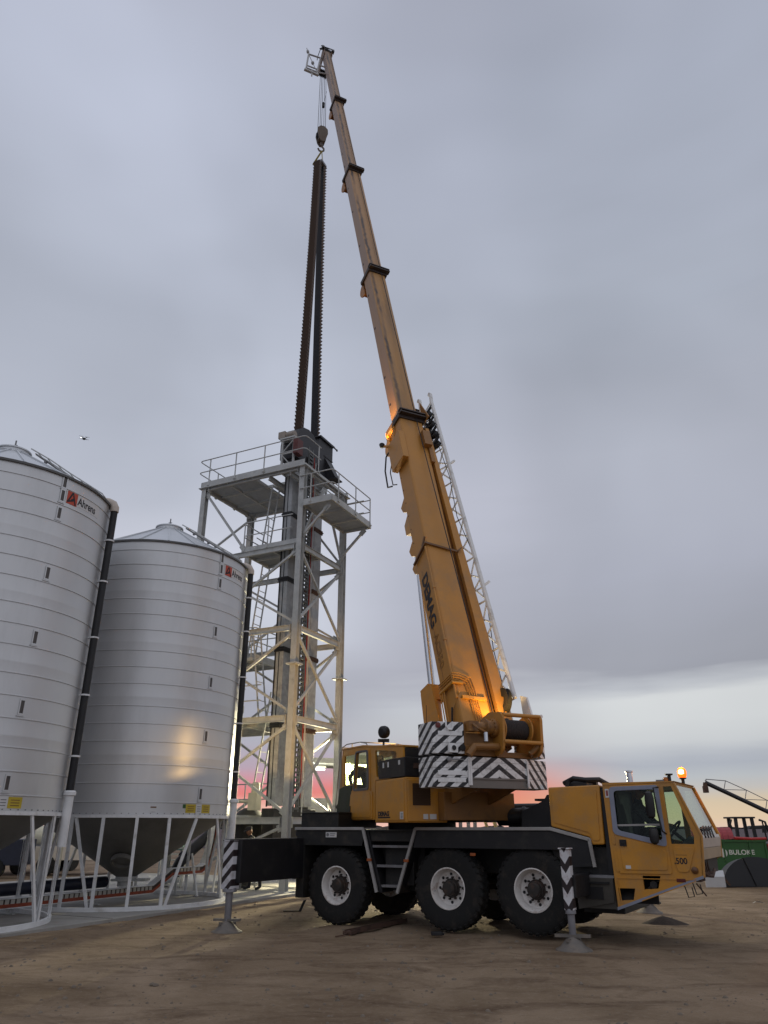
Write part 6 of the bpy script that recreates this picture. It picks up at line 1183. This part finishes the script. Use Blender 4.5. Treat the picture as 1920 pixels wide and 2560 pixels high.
# ---------------------------------------------------------------- people
def skin_mesh(joints, edges, root=0, sub=2):
    me = bpy.data.meshes.new('tmp'); me.from_pydata([j[0] for j in joints], edges, []); o = bpy.data.objects.new('tmp', me); COL.objects.link(o)
    o.modifiers.new('skin', 'SKIN'); o.modifiers.new('sub', 'SUBSURF').levels = sub
    sv = me.skin_vertices[0].data
    for i, j in enumerate(joints): r = j[1]; sv[i].radius = (r, r) if isinstance(r, (int, float)) else r; sv[i].use_root = i == root
    bpy.context.view_layer.update(); r = bpy.data.meshes.new_from_object(o.evaluated_get(bpy.context.evaluated_depsgraph_get())); bpy.data.objects.remove(o); bpy.data.meshes.remove(me); return r
def person(label, parent_loc, rz, J, look=(1, 0, 0), fingers=True):
    # J: pelvis, chest, neck, head, and per side shoulder, elbow, wrist, hip, knee, ankle, toe
    t = thing('person', label, 'person', parent_loc, rz); jt = []; ed = []
    def add(p, r): jt.append((V(p), r)); return len(jt) - 1
    pe = add(J['pelvis'], (.135, .11)); be = add((V(J['pelvis']) * .5 + V(J['chest']) * .5), (.135, .105)); ch = add(J['chest'], (.155, .115)); nk = add(J['neck'], .058); hd = add(V(J['neck']) * .55 + V(J['head']) * .45, .06)
    ed += [(pe, be), (be, ch), (ch, nk), (nk, hd)]
    for s in 'lr':
        a, b, c = add(J[s + 'sh'], .068), add(J[s + 'el'], .048), add(J[s + 'wr'], .034); ed += [(ch, a), (a, b), (b, c)]
        h, k, n, e = add(J[s + 'hip'], .095), add(J[s + 'kn'], .066), add(J[s + 'an'], .050), add(J[s + 'toe'], .042); ed += [(pe, h), (h, k), (k, n), (n, e)]
    bm = bmesh.new(); bm.from_mesh(skin_mesh(jt, ed)); nb_ = len(bm.faces)
    f = V(look).normalized(); up = (V(J['head']) - V(J['neck'])).normalized(); sd = up.cross(f).normalized(); f = sd.cross(up); hc = V(J['head'])
    # head with brow, nose, chin; sculpted from a sphere, merged into the body mesh
    hs = bmesh.new(); bmesh.ops.create_uvsphere(hs, u_segments=24, v_segments=18, radius=1)
    for v in hs.verts:
        x, y, z = v.co; k = 1 - .22 * max(0, -z) ** 1.5; X = .098 * x * (1 if x < 0 else 1 - .10 * max(0, -z)); Y_ = .075 * y * k; Z = .118 * z
        if x > .6: X += .022 * math.exp(-((y / .16) ** 2 + ((z + .12) / .22) ** 2)) - .010 * math.exp(-(((abs(y) - .38) / .18) ** 2 + ((z - .08) / .14) ** 2)) + .006 * math.exp(-((y / .3) ** 2 + ((z + .52) / .07) ** 2)) + .008 * math.exp(-((y / .3) ** 2 + ((z + .82) / .15) ** 2))
        if abs(y) > .9 and abs(z) < .35 and abs(x) < .3: Y_ *= 1.16
        v.co = hc + f * X + sd * Y_ + up * Z
    me_h = bpy.data.meshes.new('tmp'); hs.to_mesh(me_h); bm.from_mesh(me_h)
    for s in 'lr':
        w = V(J[s + 'wr']); d = (w - V(J[s + 'el'])).normalized(); q = V((0, 0, 1)) if abs(d.z) < .9 else V((1, 0, 0)); a = d.cross(q).normalized(); n_ = a.cross(d)
        hj = [(w - d * .02, .030), (w + d * .05, (.040, .020)), (w + d * .085, (.040, .017))]; bm.from_mesh(skin_mesh(hj, [(0, 1), (1, 2)], 0, 1))
        if fingers:
            for i, (o_, L) in enumerate(((-.030, .066), (-.010, .078), (.010, .074), (.030, .058))): p0 = w + d * .075 + a * o_; bm.from_mesh(skin_mesh([(p0, .0095), (p0 + d * L * .55 - n_ * .010, .0088), (p0 + d * L * .9 - n_ * .032, .0075)], [(0, 1), (1, 2)], 0, 1))
            p0 = w + d * .03 - a * .03; bm.from_mesh(skin_mesh([(p0, .012), (p0 + d * .03 - a * .028, .0105), (p0 + d * .058 - a * .034 - n_ * .012, .009)], [(0, 1), (1, 2)], 0, 1))
    me = bpy.data.meshes.new('body'); 
    for fc in bm.faces: fc.smooth = True
    bm.to_mesh(me); bm.free(); me.materials.append(CLOTH); me.materials.append(SKIN)
    for p in me.polygons: p.material_index = 1 if (p.index >= nb_ or (p.center - hc).length < .13) else 0
    o = bpy.data.objects.new('body', me); COL.objects.link(o); o.parent = t
    m = MB(); m.lathe([(.102, .0), (.106, .03), (.10, .07), (.07, .10), (0, .112)], 20, hc + up * .028 - f * .004, up); m.add([hc + up * .05 + f * .08 + sd * .07, hc + up * .035 + f * .17 + sd * .05, hc + up * .035 + f * .17 - sd * .05, hc + up * .05 + f * .08 - sd * .07, hc + up * .06 + f * .08 + sd * .07, hc + up * .043 + f * .17 + sd * .05, hc + up * .043 + f * .17 - sd * .05, hc + up * .06 + f * .08 - sd * .07], [(0, 1, 2, 3), (4, 7, 6, 5), (0, 4, 5, 1), (1, 5, 6, 2), (2, 6, 7, 3)]); m.obj('cap', CAPM, t, smooth=SM)
    m = MB()
    for s in (-1, 1): m.lathe([(.009, 0), (.006, .005), (0, .006)], 8, hc + f * .082 + sd * .029 * s + up * .010, f)
    m.obj('eyes', INK, t); return t
sitJ = lambda lean: {}
def seated(z, hx, hz, hand_l, hand_r, lean):
    P = V((0, 0, z + .10)); C_ = P + V((lean * .36, 0, .36)); N_ = P + V((lean * .55, 0, .52)); H = N_ + V((hx, 0, hz))
    J = dict(pelvis=P, chest=C_, neck=N_, head=H)
    for s, sg, hd in (('l', 1, hand_l), ('r', -1, hand_r)):
        sh = C_ + V((.02, .19 * sg, .07)); wr = V(hd); md = (sh + wr) / 2; J[s + 'sh'] = sh; J[s + 'el'] = md + V((-.02, .07 * sg, -.12)); J[s + 'wr'] = wr
        J[s + 'hip'] = P + V((.02, .10 * sg, -.02)); J[s + 'kn'] = P + V((.44, .13 * sg, .05)); J[s + 'an'] = P + V((.52, .13 * sg, -.36)); J[s + 'toe'] = P + V((.68, .14 * sg, -.42))
    return J
opl = SW @ V((.60, .96, 0)); Jo = seated(2.44, .14, .04, (.50, .20, 2.62), (.50, -.24, 2.66), .75)
Jo.update(chest=V((.20, 0, 2.86)), neck=V((.38, 0, 2.97)), head=V((.53, .02, 2.94)), lsh=V((.27, .20, 2.93)), rsh=V((.27, -.20, 2.93)), lel=V((.50, .26, 2.80)), rel=V((.48, -.26, 2.80)), lwr=V((.46, .22, 2.60)))
person('person in dark clothes leaning forward in the upper operator cab', opl, pi / 2 - AZ, Jo, (.8, .15, -.6))
drl = CM @ V((6.05, -.75, 0)); person('person in a dark cap seated at the wheel of the front cab', drl, CRZ, seated(1.56, .05, .15, (.50, .14, 1.80), (.50, -.14, 1.80), .10), (.9, -.45, -.05))
wz = .055
person('person in dark clothes standing behind the rear outrigger beam', (-3.98, 24.15, 0), 0, dict(pelvis=(.12, 0, .93 + wz), chest=(.0, 0, 1.30 + wz), neck=(-.06, 0, 1.47 + wz), head=(-.10, -.03, 1.61 + wz),
    lsh=(-.02, -.19, 1.40 + wz), lel=(-.12, -.24, 1.12 + wz), lwr=(-.30, -.20, 1.02 + wz), rsh=(.02, .19, 1.40 + wz), rel=(-.04, .24, 1.12 + wz), rwr=(-.22, .2, 1.0 + wz),
    lhip=(.12, -.1, .88 + wz), lkn=(.30, -.12, .48 + wz), lan=(.34, -.12, .09 + wz), ltoe=(.18, -.14, .045 + wz), rhip=(.10, .1, .88 + wz), rkn=(-.02, .12, .48 + wz), ran=(-.02, .12, .09 + wz), rtoe=(-.2, .14, .045 + wz)), (-.75, -.65, -.05))
# ---------------------------------------------------------------- lamps on the crane
def lamp_on(m4, p, aim, nm, par, e, c, spot, blend, r=.05):
    rel = par.name; p, aim = m4 @ V(p), m4 @ V(aim); d = (aim - p).normalized(); m = MB(); m.lathe([(0, -.10), (.05, -.09), (.075, -.02), (.075, .0), (.0, .0)], 14, p, d); o = m.obj(nm, BLK, crane); o.matrix_local = CM.inverted()
    m = MB(); m.lathe([(.066, .002), (.04, .006), (0, .007)], 14, p, d); m.obj('lamp_lens', E_BOOM, o)
    light(nm + '_light', 'SPOT', p + d * .05, e, c, r, aim, spot, blend)
lamp_on(BW, (-.35, -.30, .80), (1.3, -.35, .30), 'boom_base_lamp', crane, 95, (1, .60, .18), 110, .5)
lamp_on(BW, (7.86, w0 + .30, -h0 + .06), (10.6, .12, -.14), 'boom_lamp', b0, 330, (1, .50, .10), 60, .5)
m = MB(); m.bar((7.80, w0 + .30, -h0 + .06), (7.74, w0 + .10, -h0 + .16), .05); bo(m, 'lamp_bracket', YEL2)
lamp_on(CM, (-.90, .2, 2.20), CM.inverted() @ V((-3.3, 24.3, 5.6)), 'tower_lamp', crane, 1250, (1, .58, .18), 40, .35)
lamp_on(SW, (-.3, .12, 3.62), SW.inverted() @ V((-5.0, 19.2, 2.5)), 'side_lamp', crane, 330, (1, .62, .24), 38, .7)
